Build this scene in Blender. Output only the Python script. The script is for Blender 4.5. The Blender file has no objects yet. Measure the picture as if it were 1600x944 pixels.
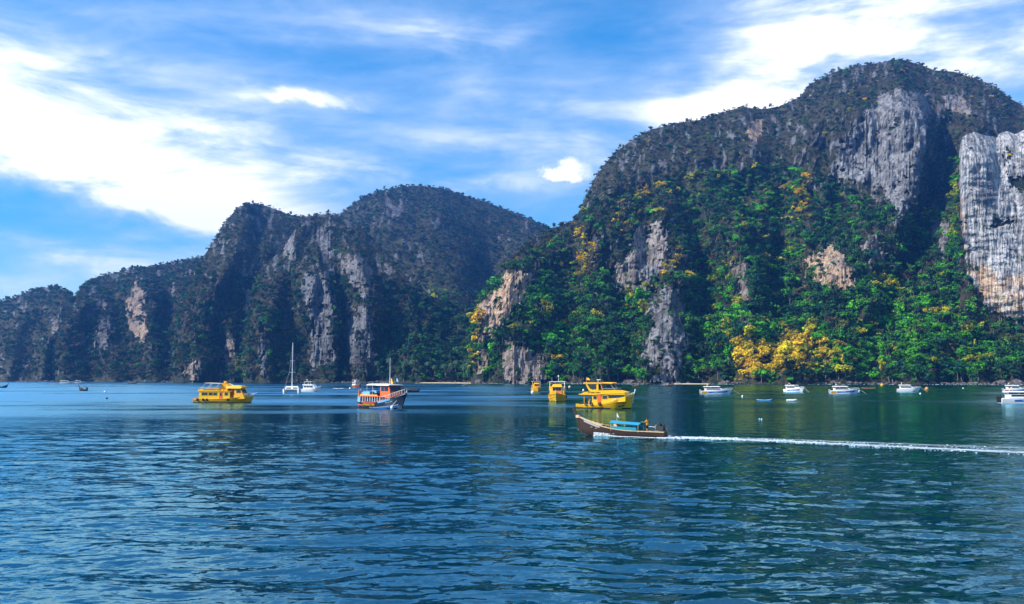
import bpy, bmesh, math, random
import numpy as np
from mathutils import Vector, Matrix, Euler

random.seed(7)
rng = np.random.default_rng(11)
R = math.radians
scene = bpy.context.scene
col = scene.collection

# ------------------------------------------------------------------ camera
CAM_H = 7.0            # eye height above the sea, metres
FOC = 1386.0           # focal length in photo pixels (photo is 1600 wide)
HOR = 589.0            # photo row of the true horizon
PITCH = math.atan((HOR - 472.0) / FOC)
cam_d = bpy.data.cameras.new('camera')
cam_d.sensor_width = 36.0
cam_d.lens = 36.0 * FOC / 1600.0
cam_d.clip_start = 0.5
cam_d.clip_end = 20000
cam = bpy.data.objects.new('camera', cam_d)
col.objects.link(cam)
cam.location = (0, 0, CAM_H)
cam.rotation_euler = (math.pi / 2 + PITCH, 0, 0)
scene.camera = cam

# ------------------------------------------------------------------ exposure / sampling
vs = scene.view_settings
vs.view_transform = 'Standard'
vs.look = 'None'
vs.exposure = 0.66
vs.gamma = 1.0
vs.use_curve_mapping = False
scene.render.engine = 'CYCLES'
cy = scene.cycles
cy.use_denoising = True
cy.max_bounces = 5
cy.diffuse_bounces = 2
cy.glossy_bounces = 3
cy.transmission_bounces = 2
cy.transparent_max_bounces = 8
cy.volume_bounces = 0
cy.caustics_reflective = False
cy.caustics_refractive = False
cy.sample_clamp_indirect = 4.0

# ------------------------------------------------------------------ sun and sky
SUN_EL, SUN_AZ = R(41), R(-111)        # azimuth clockwise from +Y: sun high on the left
sun_d = bpy.data.lights.new('sun', 'SUN')
sun_d.energy = 5.0
sun_d.angle = R(0.5)
sun_d.color = (1.0, 0.92, 0.80)
sun = bpy.data.objects.new('sun', sun_d)
col.objects.link(sun)
to_sun = Vector((math.sin(SUN_AZ) * math.cos(SUN_EL), math.cos(SUN_AZ) * math.cos(SUN_EL), math.sin(SUN_EL)))
sun.rotation_euler = (-to_sun).to_track_quat('-Z', 'Y').to_euler()

world = bpy.data.worlds.new("World")
scene.world = world
world.use_nodes = True


class NT:
    """small helper to write node graphs"""
    def __init__(s, tree):
        s.t = tree
        tree.nodes.clear()
    def n(s, typ, **kw):
        nd = s.t.nodes.new(typ)
        for k, v in kw.items():
            setattr(nd, k, v)
        return nd
    def put(s, sock, v):
        if v is None:
            return
        if isinstance(v, bpy.types.NodeSocket):
            s.t.links.new(v, sock)
        else:
            sock.default_value = v
    def math(s, op, a, b=None, c=None, clamp=False):
        nd = s.n('ShaderNodeMath', operation=op, use_clamp=clamp)
        for i, v in enumerate((a, b, c)):
            s.put(nd.inputs[i], v)
        return nd.outputs[0]
    def vmath(s, op, a, b=None):
        nd = s.n('ShaderNodeVectorMath', operation=op)
        s.put(nd.inputs[0], a)
        s.put(nd.inputs[1], b)
        return nd.outputs[0]
    def noise(s, vec, scale, detail=4, rough=0.55, dist=0.0):
        nd = s.n('ShaderNodeTexNoise')
        s.put(nd.inputs['Vector'], vec)
        nd.inputs['Scale'].default_value = scale
        nd.inputs['Detail'].default_value = detail
        nd.inputs['Roughness'].default_value = rough
        nd.inputs['Distortion'].default_value = dist
        return nd.outputs['Fac']
    def ramp(s, v, a, b, lo=0.0, hi=1.0, smooth=True):
        nd = s.n('ShaderNodeMapRange', interpolation_type='SMOOTHSTEP' if smooth else 'LINEAR', clamp=True)
        s.put(nd.inputs[0], v)
        nd.inputs[1].default_value = a
        nd.inputs[2].default_value = b
        nd.inputs[3].default_value = lo
        nd.inputs[4].default_value = hi
        return nd.outputs[0]
    def mix(s, f, a, b, mode='MIX'):
        nd = s.n('ShaderNodeMix', data_type='RGBA', blend_type=mode)
        s.put(nd.inputs[0], f)
        for i, v in ((6, a), (7, b)):
            if isinstance(v, tuple) and len(v) == 3:
                v = v + (1.0,)
            s.put(nd.inputs[i], v)
        return nd.outputs[2]
    def mapping(s, vec, scale=(1, 1, 1), rot=(0, 0, 0), loc=(0, 0, 0)):
        nd = s.n('ShaderNodeMapping')
        s.put(nd.inputs[0], vec)
        nd.inputs['Location'].default_value = loc
        nd.inputs['Rotation'].default_value = rot
        nd.inputs['Scale'].default_value = scale
        return nd.outputs[0]


def azel(px, py):
    """direction of a photo pixel as azimuth / elevation (radians)"""
    x = (px - 800) / FOC
    y = (472 - py) / FOC
    f = (x, math.cos(PITCH) - y * math.sin(PITCH), math.sin(PITCH) + y * math.cos(PITCH))
    return math.atan2(f[0], f[1]), math.atan2(f[2], math.hypot(f[0], f[1]))


def build_sky():
    w = NT(world.node_tree)
    tc = w.n('ShaderNodeTexCoord').outputs['Generated']
    sky = w.n('ShaderNodeTexSky', sky_type='NISHITA')
    sky.sun_disc = False
    sky.sun_elevation = SUN_EL
    sky.sun_rotation = SUN_AZ
    sky.altitude = 0
    sky.air_density = 1.0
    sky.dust_density = 0.3
    sky.ozone_density = 3.0
    hs = w.n('ShaderNodeHueSaturation')
    hs.inputs['Hue'].default_value = 0.498
    hs.inputs['Saturation'].default_value = 1.9
    hs.inputs['Value'].default_value = 1.6
    w.put(hs.inputs['Color'], sky.outputs[0])
    sep = w.n('ShaderNodeSeparateXYZ')
    w.put(sep.inputs[0], tc)
    x, y, z = sep.outputs
    az = w.math('ARCTAN2', x, y)
    el = w.math('ARCSINE', z)
    # noise fields: cirrus fibres (stretched along the horizon, slightly tilted) and soft lumps
    fib = w.noise(w.mapping(tc, (2.2, 2.2, 9.0), (R(3), R(-10), 0)), 2.8, 9, 0.58, 0.35)
    fib2 = w.noise(w.mapping(tc, (1.3, 1.3, 4.2), (R(-4), R(8), 0), (3, 1, 2)), 2.6, 7, 0.55, 0.5)
    lump = w.noise(w.mapping(tc, (1, 1, 2.0)), 9.0, 8, 0.6, 0.3)
    warp = w.math('MULTIPLY', w.math('SUBTRACT', fib2, 0.5), 0.22)
    az_w = w.math('ADD', az, warp)
    el_w = w.math('ADD', el, w.math('MULTIPLY', w.math('SUBTRACT', lump, 0.5), 0.07))

    def blob(px, py, rx, ry, tilt, amp, hard=1.0, own=None):
        a0, e0 = azel(px, py)
        da = w.math('SUBTRACT', own[0] if own else az_w, a0)
        de = w.math('SUBTRACT', own[1] if own else el_w, e0)
        c, s_ = math.cos(tilt), math.sin(tilt)
        u = w.math('ADD', w.math('MULTIPLY', da, c), w.math('MULTIPLY', de, s_))
        v = w.math('ADD', w.math('MULTIPLY', da, -s_), w.math('MULTIPLY', de, c))
        u = w.math('DIVIDE', u, rx / FOC)
        v = w.math('DIVIDE', v, ry / FOC)
        q = w.math('ADD', w.math('MULTIPLY', u, u), w.math('MULTIPLY', v, v))
        q = w.math('POWER', q, hard)
        g = w.math('EXPONENT', w.math('MULTIPLY', q, -1.0))
        return w.math('MULTIPLY', g, amp)

    blobs = [
        (40, 195, 330, 100, R(-3), 1.45, 1.0),      # big bright bank on the left
        (240, 290, 320, 56, R(-14), 1.35, 1.3),    # its long lower edge running down to the far ridge
        (470, 250, 330, 70, R(4), 0.50, 1.0),
        (60, 390, 190, 22, R(-6), 0.55, 1.0),      # low streaks on the far left
        (200, 385, 120, 26, R(-5), 0.45, 1.0),
        (0, 440, 130, 24, R(0), 0.5, 1.0),
        (1310, 45, 330, 105, R(22), 1.35, 1.0),      # bank over the high mountain
        (1160, 130, 180, 45, R(22), 0.65, 1.0),
        (1560, 70, 220, 110, R(0), 0.9, 1.0),
        (840, 150, 130, 45, R(-12), 0.42, 1.0),
        (740, 50, 90, 26, R(8), 0.75, 1.0),
        (485, 148, 80, 11, R(-2), 0.85, 1.0),
        (700, 235, 330, 40, R(3), 0.42, 1.0),
        (260, 20, 480, 26, R(2), 0.30, 1.0),
        (30, 75, 220, 30, R(6), 0.5, 1.0),
        (620, 65, 120, 30, R(-10), 0.25, 1.0),
        (760, 285, 110, 20, R(4), 0.45, 1.0),
    ]
    tot = None
    for b in blobs:
        g = blob(*b)
        tot = g if tot is None else w.math('ADD', tot, g)
    tex = w.ramp(w.math('ADD', w.math('MULTIPLY', fib, 0.65), w.math('MULTIPLY', lump, 0.35)), 0.26, 0.68, 0.22, 1.05)
    cov = w.math('MULTIPLY', tot, tex)
    veil = w.math('MULTIPLY', w.ramp(fib2, 0.28, 0.70, 0.27, 1.0), w.ramp(fib, 0.28, 0.66, 0.33, 0.76))
    cov = w.math('ADD', cov, veil)
    # extra bright veil added above the view, to lighten reflections in the water
    cov = w.math('ADD', cov, w.math('MULTIPLY', w.ramp(el, 0.38, 0.85), w.ramp(fib2, 0.3, 0.65, 0.15, 0.65)))
    # the one small puffy cumulus between the ridges
    puff = w.noise(w.mapping(tc, (1, 1, 1.4)), 42.0, 8, 0.62, 0.2)
    puff2 = w.noise(tc, 38.0, 8, 0.62, 0.2)
    own = (w.math('ADD', az, w.math('MULTIPLY', w.math('SUBTRACT', puff, 0.5), 0.030)), w.math('ADD', el, w.math('MULTIPLY', w.math('SUBTRACT', puff2, 0.5), 0.026)))
    cu = w.math('ADD', blob(895, 264, 42, 22, R(4), 1.5, 1.2, own), w.math('ADD', blob(862, 272, 38, 15, R(6), 0.9, 1.0, own), blob(905, 280, 46, 10, R(0), 0.7, 1.0, own)))
    cu = w.math('MULTIPLY', cu, w.ramp(puff, 0.25, 0.62, 0.55, 1.05))
    cov = w.math('MAXIMUM', cov, cu)
    cov = w.math('POWER', w.ramp(cov, 0.0, 1.6, 0.0, 1.0, smooth=False), 1.15)
    cloud_c = w.mix(w.ramp(cov, 0.3, 1.0), (6.6, 7.7, 9.4), (11.6, 11.7, 11.9))
    final = w.mix(cov, hs.outputs[0], cloud_c)
    bg = w.n('ShaderNodeBackground')
    w.put(bg.inputs[0], final)
    bg.inputs[1].default_value = 0.09
    out = w.n('ShaderNodeOutputWorld')
    w.put(out.inputs[0], bg.outputs[0])


build_sky()

# ------------------------------------------------------------------ helpers
def tag(o, label=None, cat=None, group=None, kind=None):
    if label: o['label'] = label
    if cat: o['category'] = cat
    if group: o['group'] = group
    if kind: o['kind'] = kind
    return o


def at(px, py, d):
    """world point on the line of sight of a photo pixel at depth d (metres along +Y)"""
    px = np.asarray(px, float); py = np.asarray(py, float); d = np.asarray(d, float)
    x = (px - 800) / FOC
    y = (472 - py) / FOC
    fy = math.cos(PITCH) - y * math.sin(PITCH)
    fz = math.sin(PITCH) + y * math.cos(PITCH)
    k = d / fy
    return np.stack(np.broadcast_arrays(x * k, d, CAM_H + fz * k), -1)


def sea(px, py):
    """point on the sea surface under a photo pixel"""
    y = (472 - py) / FOC
    fy = math.cos(PITCH) - y * math.sin(PITCH)
    fz = math.sin(PITCH) + y * math.cos(PITCH)
    k = -CAM_H / fz
    return Vector(((px - 800) / FOC * k, fy * k, 0.0))


def mesh_np(name, V, F, mat=None, smooth=True):
    """mesh from numpy arrays, F is (n,4) or (n,3)"""
    me = bpy.data.meshes.new(name)
    V = np.asarray(V, np.float32).reshape(-1, 3)
    F = np.asarray(F, np.int32)
    k = F.shape[1]
    me.vertices.add(len(V)); me.vertices.foreach_set('co', V.ravel())
    me.loops.add(F.size); me.loops.foreach_set('vertex_index', F.ravel())
    me.polygons.add(len(F))
    me.polygons.foreach_set('loop_start', np.arange(0, F.size, k, dtype=np.int32))
    me.polygons.foreach_set('loop_total', np.full(len(F), k, np.int32))
    me.polygons.foreach_set('use_smooth', np.full(len(F), smooth, bool))
    me.update(calc_edges=True)
    if mat is not None:
        me.materials.append(mat)
    return me


def link(name, me, parent=None, loc=None):
    o = bpy.data.objects.new(name, me)
    col.objects.link(o)
    if parent is not None: o.parent = parent
    if loc is not None: o.location = loc
    return o


def attr(me, name, arr, typ='FLOAT', domain='POINT'):
    a = me.attributes.new(name, typ, domain)
    key = {'FLOAT': 'value', 'INT': 'value', 'FLOAT_COLOR': 'color', 'FLOAT_VECTOR': 'vector'}[typ]
    a.data.foreach_set(key, np.asarray(arr).ravel())


# vectorised gradient noise
_perm = np.random.default_rng(3).permutation(256)
_perm = np.concatenate([_perm, _perm, _perm])
_grad = np.random.default_rng(4).normal(size=(256, 3))
_grad /= np.linalg.norm(_grad, axis=1)[:, None]


def pn(x, y, z):
    x, y, z = np.broadcast_arrays(np.asarray(x, float), np.asarray(y, float), np.asarray(z, float))
    xi, yi, zi = np.floor(x).astype(int), np.floor(y).astype(int), np.floor(z).astype(int)
    fx, fy, fz = x - xi, y - yi, z - zi
    u, v, w = (t * t * t * (t * (t * 6 - 15) + 10) for t in (fx, fy, fz))
    xi &= 255; yi &= 255; zi &= 255
    r = 0
    for dx in (0, 1):
        for dy in (0, 1):
            for dz in (0, 1):
                g = _grad[_perm[_perm[_perm[xi + dx] + yi + dy] + zi + dz] & 255]
                dot = g[..., 0] * (fx - dx) + g[..., 1] * (fy - dy) + g[..., 2] * (fz - dz)
                r = r + dot * (u if dx else 1 - u) * (v if dy else 1 - v) * (w if dz else 1 - w)
    return r * 1.6


def fbm(x, y, z, octv=4, gain=0.5, ridged=False):
    s, a, f = 0, 1.0, 1.0
    for i in range(octv):
        n = pn(x * f + i * 17.3, y * f + i * 5.1, z * f - i * 9.7)
        if ridged: n = 1 - 2 * np.abs(n)
        s = s + a * n
        a *= gain; f *= 2.03
    return s


def inpoly(x, y, poly):
    ins = np.zeros(np.shape(x), bool)
    n = len(poly)
    for i in range(n):
        x0, y0 = poly[i]; x1, y1 = poly[(i + 1) % n]
        if y0 == y1: continue
        c = ((y0 > y) != (y1 > y)) & (x < (x1 - x0) * (y - y0) / (y1 - y0) + x0)
        ins ^= c
    return ins


def polydist(x, y, pl):
    """signed distance to a polyline running top to bottom: positive on its right"""
    best = np.full(np.shape(x), 1e9); sg = np.ones(np.shape(x))
    for (x0, y0), (x1, y1) in zip(pl[:-1], pl[1:]):
        ex, ey = x1 - x0, y1 - y0
        L2 = ex * ex + ey * ey
        t = np.clip(((x - x0) * ex + (y - y0) * ey) / L2, 0, 1)
        dx, dy = x - (x0 + t * ex), y - (y0 + t * ey)
        d = np.hypot(dx, dy)
        c = dx * ey - dy * ex
        m = d < best
        best = np.where(m, d, best)
        sg = np.where(m, np.sign(c), sg)
    return best * sg


# ------------------------------------------------------------------ materials
def material(name):
    m = bpy.data.materials.new(name)
    m.use_nodes = True
    return m, NT(m.node_tree)


def finish(nt, color, rough=0.6, spec=0.4, bump=None, bump_s=0.3, bump_d=1.0, metal=0.0, coat=0.0):
    p = nt.n('ShaderNodeBsdfPrincipled')
    if isinstance(color, tuple) and len(color) == 3: color = color + (1,)
    nt.put(p.inputs['Base Color'], color)
    nt.put(p.inputs['Roughness'], rough)
    p.inputs['Specular IOR Level'].default_value = spec
    p.inputs['Metallic'].default_value = metal
    p.inputs['Coat Weight'].default_value = coat
    if bump is not None:
        b = nt.n('ShaderNodeBump')
        b.inputs['Strength'].default_value = bump_s
        b.inputs['Distance'].default_value = bump_d
        nt.put(b.inputs['Height'], bump)
        nt.put(p.inputs['Normal'], b.outputs[0])
    o = nt.n('ShaderNodeOutputMaterial')
    nt.put(o.inputs[0], p.outputs[0])
    return p


def mat_paint(name, c, rough=0.4, wear=0.25, scale=2.5, spec=0.4, dirt=(0.12, 0.09, 0.06)):
    m, n = material(name)
    g = n.n('ShaderNodeTexCoord').outputs['Object']
    a = n.noise(n.mapping(g, (1, 1, 0.35)), scale, 6, 0.65)
    b = n.noise(g, scale * 6, 3, 0.6)
    f = n.math('MULTIPLY', n.ramp(a, 0.48, 0.75), wear)
    cc = n.mix(f, c, dirt)
    cc = n.mix(n.math('MULTIPLY', b, 0.18), cc, tuple(min(1, v * 0.6) for v in c))
    finish(n, cc, n.ramp(a, 0.3, 0.7, rough, min(1, rough + 0.2)), spec, b, 0.08, 0.02)
    return m


def mat_rock():
    m, n = material('limestone')
    g = n.n('ShaderNodeTexCoord').outputs['Object']
    at_ = n.n('ShaderNodeAttribute', attribute_name='rock').outputs['Fac']
    warm_ = n.n('ShaderNodeAttribute', attribute_name='warm').outputs['Fac']
    st = n.noise(n.mapping(g, (0.16, 0.10, 0.013)), 1.0, 7, 0.62, 0.3)
    st2 = n.noise(n.mapping(g, (0.5, 0.35, 0.035)), 1.0, 5, 0.6)
    blotch = n.noise(g, 0.022, 5, 0.6)
    fine = n.noise(g, 0.35, 6, 0.65)
    pale_ = n.n('ShaderNodeAttribute', attribute_name='pale').outputs['Fac']
    stk = n.ramp(n.math('ADD', n.math('MULTIPLY', st, 0.55), n.math('MULTIPLY', st2, 0.45)), 0.41, 0.60)
    light = n.mix(pale_, (0.115, 0.130, 0.155), (0.56, 0.555, 0.55))
    base = n.mix(stk, n.mix(pale_, (0.030, 0.033, 0.040), (0.15, 0.158, 0.175)), light)
    st3 = n.noise(n.mapping(g, (0.055, 0.04, 0.007)), 1.0, 6, 0.65, 0.5)
    wmask = n.math('MULTIPLY', warm_, n.ramp(n.math('ADD', n.math('MULTIPLY', blotch, 0.5), n.math('MULTIPLY', st3, 0.5)), 0.36, 0.52))
    warmc = n.mix(n.ramp(n.math('ADD', n.math('MULTIPLY', fine, 0.4), n.math('MULTIPLY', st2, 0.6)), 0.40, 0.60), (0.33, 0.16, 0.06), (0.72, 0.55, 0.36))
    base = n.mix(n.math('MULTIPLY', wmask, 0.72), base, warmc)
    dk = n.math('MULTIPLY', n.ramp(st3, 0.50, 0.62), n.math('SUBTRACT', 0.85, n.math('MULTIPLY', pale_, 0.62)))
    base = n.mix(dk, base, (0.038, 0.040, 0.046))
    base = n.mix(n.math('MULTIPLY', n.ramp(fine, 0.54, 0.68), 0.6), base, (0.04, 0.042, 0.045))
    moss = n.math('MULTIPLY', n.ramp(n.noise(n.mapping(g, (0.09, 0.09, 0.05)), 1.0, 6, 0.7), 0.56, 0.66), 0.8)
    base = n.mix(moss, base, (0.035, 0.045, 0.022))
    # undergrowth between the trees
    gn = n.noise(g, 0.11, 6, 0.65)
    under = n.mix(n.ramp(gn, 0.38, 0.64), (0.012, 0.022, 0.011), (0.062, 0.055, 0.032))
    rough_rock = n.ramp(n.math('ADD', at_, n.math('MULTIPLY', n.math('SUBTRACT', fine, 0.5), 0.9)), 0.36, 0.62)
    cc = n.mix(rough_rock, under, base)
    h = n.math('ADD', n.math('MULTIPLY', st2, 1.4), n.math('ADD', n.math('MULTIPLY', fine, 0.8), n.math('MULTIPLY', st, 2.0)))
    finish(n, cc, 0.9, 0.15, h, 0.8, 2.0)
    return m


def mat_leaf():
    m, n = material('foliage')
    t = n.n('ShaderNodeAttribute', attribute_name='tint', attribute_type='INSTANCER').outputs['Color']
    sh = n.n('ShaderNodeAttribute', attribute_name='leafv').outputs['Fac']
    c = n.mix(1.0, t, n.ramp(sh, 0, 1, 0.55, 1.45, smooth=False), 'MULTIPLY')
    p = n.n('ShaderNodeBsdfPrincipled')
    n.put(p.inputs['Base Color'], c)
    p.inputs['Roughness'].default_value = 0.62
    p.inputs['Specular IOR Level'].default_value = 0.22
    tr = n.n('ShaderNodeBsdfTranslucent')
    n.put(tr.inputs[0], c)
    mx = n.n('ShaderNodeMixShader')
    mx.inputs[0].default_value = 0.22
    n.put(mx.inputs[1], p.outputs[0]); n.put(mx.inputs[2], tr.outputs[0])
    o = n.n('ShaderNodeOutputMaterial')
    n.put(o.inputs[0], mx.outputs[0])
    return m


def mat_bark():
    m, n = material('bark')
    g = n.n('ShaderNodeTexCoord').outputs['Object']
    f = n.noise(n.mapping(g, (8, 8, 1.5)), 1.0, 5, 0.6)
    finish(n, n.mix(f, (0.06, 0.05, 0.042), (0.26, 0.23, 0.20)), 0.9, 0.1, f, 0.4, 0.1)
    return m


def mat_sand():
    m, n = material('sand')
    g = n.n('ShaderNodeTexCoord').outputs['Object']
    f = n.noise(g, 0.25, 6, 0.6)
    finish(n, n.mix(f, (0.52, 0.38, 0.20), (0.74, 0.60, 0.40)), 0.95, 0.1, f, 0.3, 0.3)
    return m


def mat_boulder():
    m, n = material('shore_rock')
    g = n.n('ShaderNodeTexCoord').outputs['Object']
    f = n.noise(g, 0.6, 6, 0.65)
    finish(n, n.mix(n.ramp(f, 0.35, 0.65), (0.035, 0.03, 0.028), (0.20, 0.17, 0.15)), 0.9, 0.2, f, 0.6, 0.4)
    return m


def mat_water():
    m, n = material('sea_water')
    geo = n.n('ShaderNodeNewGeometry')
    pos = geo.outputs['Position']
    shal = n.n('ShaderNodeAttribute', attribute_name='shallow').outputs['Fac']
    micro = n.n('ShaderNodeAttribute', attribute_name='micro').outputs['Fac']      # waves finer than the mesh there

    def tilt(scale, rot, det, ax, ay):
        nd = n.n('ShaderNodeTexNoise')
        n.put(nd.inputs['Vector'], n.mapping(pos, scale, (0, 0, R(rot))))
        nd.inputs['Scale'].default_value = 1.0
        nd.inputs['Detail'].default_value = det
        nd.inputs['Roughness'].default_value = 0.55
        nd.inputs['Distortion'].default_value = 0.4
        v = n.vmath('SUBTRACT', nd.outputs['Color'], (0.5, 0.5, 0.5))
        # mostly gentle slopes with a few steep little faces
        k = n.vmath('ADD', n.vmath('MULTIPLY', n.vmath('MULTIPLY', v, v), (15.0, 17.0, 0.0)), (0.24, 0.22, 0.0))
        return n.vmath('MULTIPLY', n.vmath('MULTIPLY', v, k), (ax, ay, 0.0))
    gust = n.ramp(n.noise(n.mapping(pos, (0.010, 0.022, 1.0), (0, 0, R(6))), 1.0, 4, 0.55), 0.34, 0.66, 0.55, 1.3)
    t = n.vmath('ADD', tilt((0.75, 1.7, 1), 8, 4, 0.50, 1.15), tilt((2.6, 4.6, 1), -14, 2, 0.28, 0.55))
    sc = n.n('ShaderNodeVectorMath', operation='SCALE')
    n.put(sc.inputs[0], t); n.put(sc.inputs['Scale'], n.math('MULTIPLY', gust, n.math('SUBTRACT', 1.0, n.math('MULTIPLY', micro, 0.82))))
    nv = n.vmath('NORMALIZE', n.vmath('ADD', geo.outputs['Normal'], sc.outputs[0]))
    big = n.noise(n.mapping(pos, (0.012, 0.02, 1.0)), 1.0, 3, 0.5)
    deep = n.mix(n.ramp(big, 0.35, 0.65), (0.0003, 0.019, 0.031), (0.0004, 0.026, 0.040))
    c = n.mix(shal, deep, (0.002, 0.14, 0.14))
    body = n.n('ShaderNodeBsdfDiffuse'); n.put(body.inputs[0], c)
    gl = n.n('ShaderNodeBsdfGlossy', distribution='BECKMANN')
    gl.inputs['Color'].default_value = (0.44, 0.87, 1.0, 1)
    n.put(gl.inputs['Roughness'], n.math('ADD', 0.04, n.math('MULTIPLY', micro, n.math('MULTIPLY', gust, 0.30))))
    n.put(gl.inputs['Normal'], nv)
    fr = n.n('ShaderNodeFresnel'); fr.inputs['IOR'].default_value = 2.3
    n.put(fr.inputs['Normal'], nv)
    mx = n.n('ShaderNodeMixShader')
    n.put(mx.inputs[0], n.math('MULTIPLY', fr.outputs[0], n.math('SUBTRACT', 1.0, n.math('MULTIPLY', shal, 0.6)))); n.put(mx.inputs[1], body.outputs[0]); n.put(mx.inputs[2], gl.outputs[0])
    o = n.n('ShaderNodeOutputMaterial'); n.put(o.inputs[0], mx.outputs[0])
    return m


def mat_foam():
    m, n = material('sea_foam')
    g = n.n('ShaderNodeNewGeometry').outputs['Position']
    f = n.noise(g, 5.0, 5, 0.65)
    d = n.n('ShaderNodeBsdfDiffuse')
    n.put(d.inputs[0], n.mix(f, (0.52, 0.64, 0.72), (0.84, 0.87, 0.89)))
    t = n.n('ShaderNodeBsdfTransparent')
    x = n.n('ShaderNodeMixShader')
    n.put(x.inputs[0], n.ramp(f, 0.38, 0.60, 0.10, 0.85)); n.put(x.inputs[1], t.outputs[0]); n.put(x.inputs[2], d.outputs[0])
    o = n.n('ShaderNodeOutputMaterial')
    n.put(o.inputs[0], x.outputs[0])
    return m


M = dict(rock=mat_rock(), leaf=mat_leaf(), bark=mat_bark(), sand=mat_sand(), boulder=mat_boulder(),
         water=mat_water(), foam=mat_foam())

# ------------------------------------------------------------------ the hills
def pw(pts):
    xs = [p[0] for p in pts]; ys = [p[1] for p in pts]
    return lambda v: np.interp(v, xs, ys)


FOREST = []      # collected tree spots: dict of arrays


def hill(name, layer, label, x0, x1, step, nrow, top, d0, d1, prof, feats, rocks, drop=6.0, rough=12.0,
         back=380.0, allrock=False, plants=(), fade=40.0, rockiness=None, pale=0.12):
    """one limestone hill: a slope lofted from its shore line up to its ridge, with spurs, gullies and cliffs,
    and a rear slope that falls back to sea level"""
    cx = np.arange(x0, x1 + step, step)
    topy = pw(top)(cx) + drop
    D0, D1 = pw(d0)(cx), pw(d1)(cx)
    botz = HOR + FOC * (CAM_H + 3.0) / D0
    t = np.linspace(0, 1, nrow)
    PX = np.broadcast_to(cx[None, :], (nrow, len(cx)))
    PY = botz[None, :] + (np.minimum(topy, botz - 2) - botz)[None, :] * t[:, None]
    T = np.broadcast_to(t[:, None], PX.shape)
    dep = D0 + (D1 - D0) * pw(prof)(T)
    span = np.clip((botz - topy) / 120.0, 0.05, 1.0)[None, :]
    wob = pn(PX / 35, PY / 45, layer * 3.1) * 7
    for kind, pl, wl, wr, amp in feats:
        s = polydist(PX + wob, PY, pl)
        wd = np.where(s < 0, wl, wr)
        dep = dep - amp * 1.25 * np.exp(-(s / wd) ** 2)
    # broad gullies, ribs and roughness
    low = fbm(PX / 95, PY / 170, layer * 7.7, 3)
    mid = fbm(PX / 34, PY / 75, layer * 2.3 + 5, 4, 0.55)
    fin = fbm(PX / 9, PY / 15, layer * 1.3 + 9, 3, 0.55)
    keep = np.clip(1.25 - T ** 10, 0, 1)
    dep = dep + (low * rough * 2.7 + mid * rough * 1.15 + fin * rough * 0.25) * span * keep
    # bare rock
    jx = PX + fbm(PX / 16, PY / 22, 3.3 + layer, 4, 0.6) * 9 + fbm(PX / 4, PY / 20, 5.3 + layer, 3) * 4
    jy = PY + fbm(PX / 18, PY / 20, 8.3 + layer, 4, 0.6) * 10 + fbm(PX / 5, PY / 9, 6.3 + layer, 2) * 6
    hole = fbm(PX / 14, PY / 10, 12.5 + layer, 3, 0.6) > 0.62
    rk = np.zeros(PX.shape); wm = np.zeros(PX.shape); pid = np.full(PX.shape, -1)
    if allrock:
        foot = np.interp(PX, [1498, 1512, 1545, 1600, 1700], [330, 425, 482, 506, 510]) + (jy - PY) * 1.2
        rk[PY < foot] = 1.0
    for k, (poly, warmth, lab) in enumerate(rocks):
        m = inpoly(jx, jy, poly)
        m = m & (~hole | bool(allrock)) & ((rk > 0.5) | (not allrock))
        rk[m] = 1.0; wm[m] = warmth; pid[m] = k
    for poly in plants:
        m = inpoly(jx, jy, poly)
        rk[m] = 0.0
    if rockiness is not None:
        sp = fbm(PX / 7, PY / 26, 21 + layer, 4, 0.6) + 0.5 * fbm(PX / 40, PY / 40, 31 + layer, 2)
        thr = rockiness(PX, PY, T)
        sm = np.clip((sp - thr) * 3.0, 0, 1) * 0.9
        rk = np.maximum(rk, np.where(pid < 0, sm, 0))
        wm = np.maximum(wm, np.where(pid < 0, 0.25 * np.clip(fbm(PX / 25, PY / 30, 44 + layer, 2), 0, 1), 0))
    flute = fbm(PX / 5.5, PY / 60, layer + 50.0, 4, 0.6, ridged=True)
    ledge = fbm(PX / 30, PY / 9, layer + 70.0, 3, 0.5)
    dep = dep + rk * (-flute * (1.0 if allrock else 2.4) - ledge * 2.0 - 2.0) * keep
    P = at(PX, PY, dep)
    # rear slope
    K = 7
    ridge = P[-1]
    rows = [P]
    for k in range(1, K + 1):
        q = k / K
        b = ridge.copy()
        b[:, 0] *= 1 + (q * back) / ridge[:, 1] * 0.6
        b[:, 1] = ridge[:, 1] + q * back
        b[:, 2] = (ridge[:, 2] + 3) * (1 - q ** 1.6) - 3
        b[:, 2] += pn(cx / 20, q * 3, layer) * 5 * (1 - q)
        rows.append(b[None])
    V = np.concatenate(rows, 0)
    nr, nc = V.shape[0], V.shape[1]
    pad = nr - nrow
    RK = np.concatenate([rk, np.zeros((pad, nc))], 0)
    WM = np.concatenate([wm, np.zeros((pad, nc))], 0)
    PID = np.concatenate([pid, np.full((pad, nc), -1)], 0)
    idx = np.arange(nr * nc).reshape(nr, nc)
    F = np.stack([idx[:-1, :-1], idx[:-1, 1:], idx[1:, 1:], idx[1:, :-1]], -1).reshape(-1, 4)
    fp = PID[:-1, :-1].reshape(-1)
    Vf = V.reshape(-1, 3)
    RKf, WMf = RK.ravel(), WM.ravel()
    PLf = ((0.20 if layer == 1 else 0.05) * RK * (PID >= 0) * (WM < 0.35)).ravel()

    def sub(nm, mask, parent):
        f = F[mask]
        u, inv = np.unique(f, return_inverse=True)
        me = mesh_np(nm, Vf[u], inv.reshape(-1, 4), M['rock'])
        attr(me, 'rock', RKf[u].astype(np.float32)); attr(me, 'warm', WMf[u].astype(np.float32)); attr(me, 'pale', np.clip(pale + PLf[u], 0, 1).astype(np.float32))
        return link(nm, me, parent)
    root = sub(name, fp < 0, None)
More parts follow.
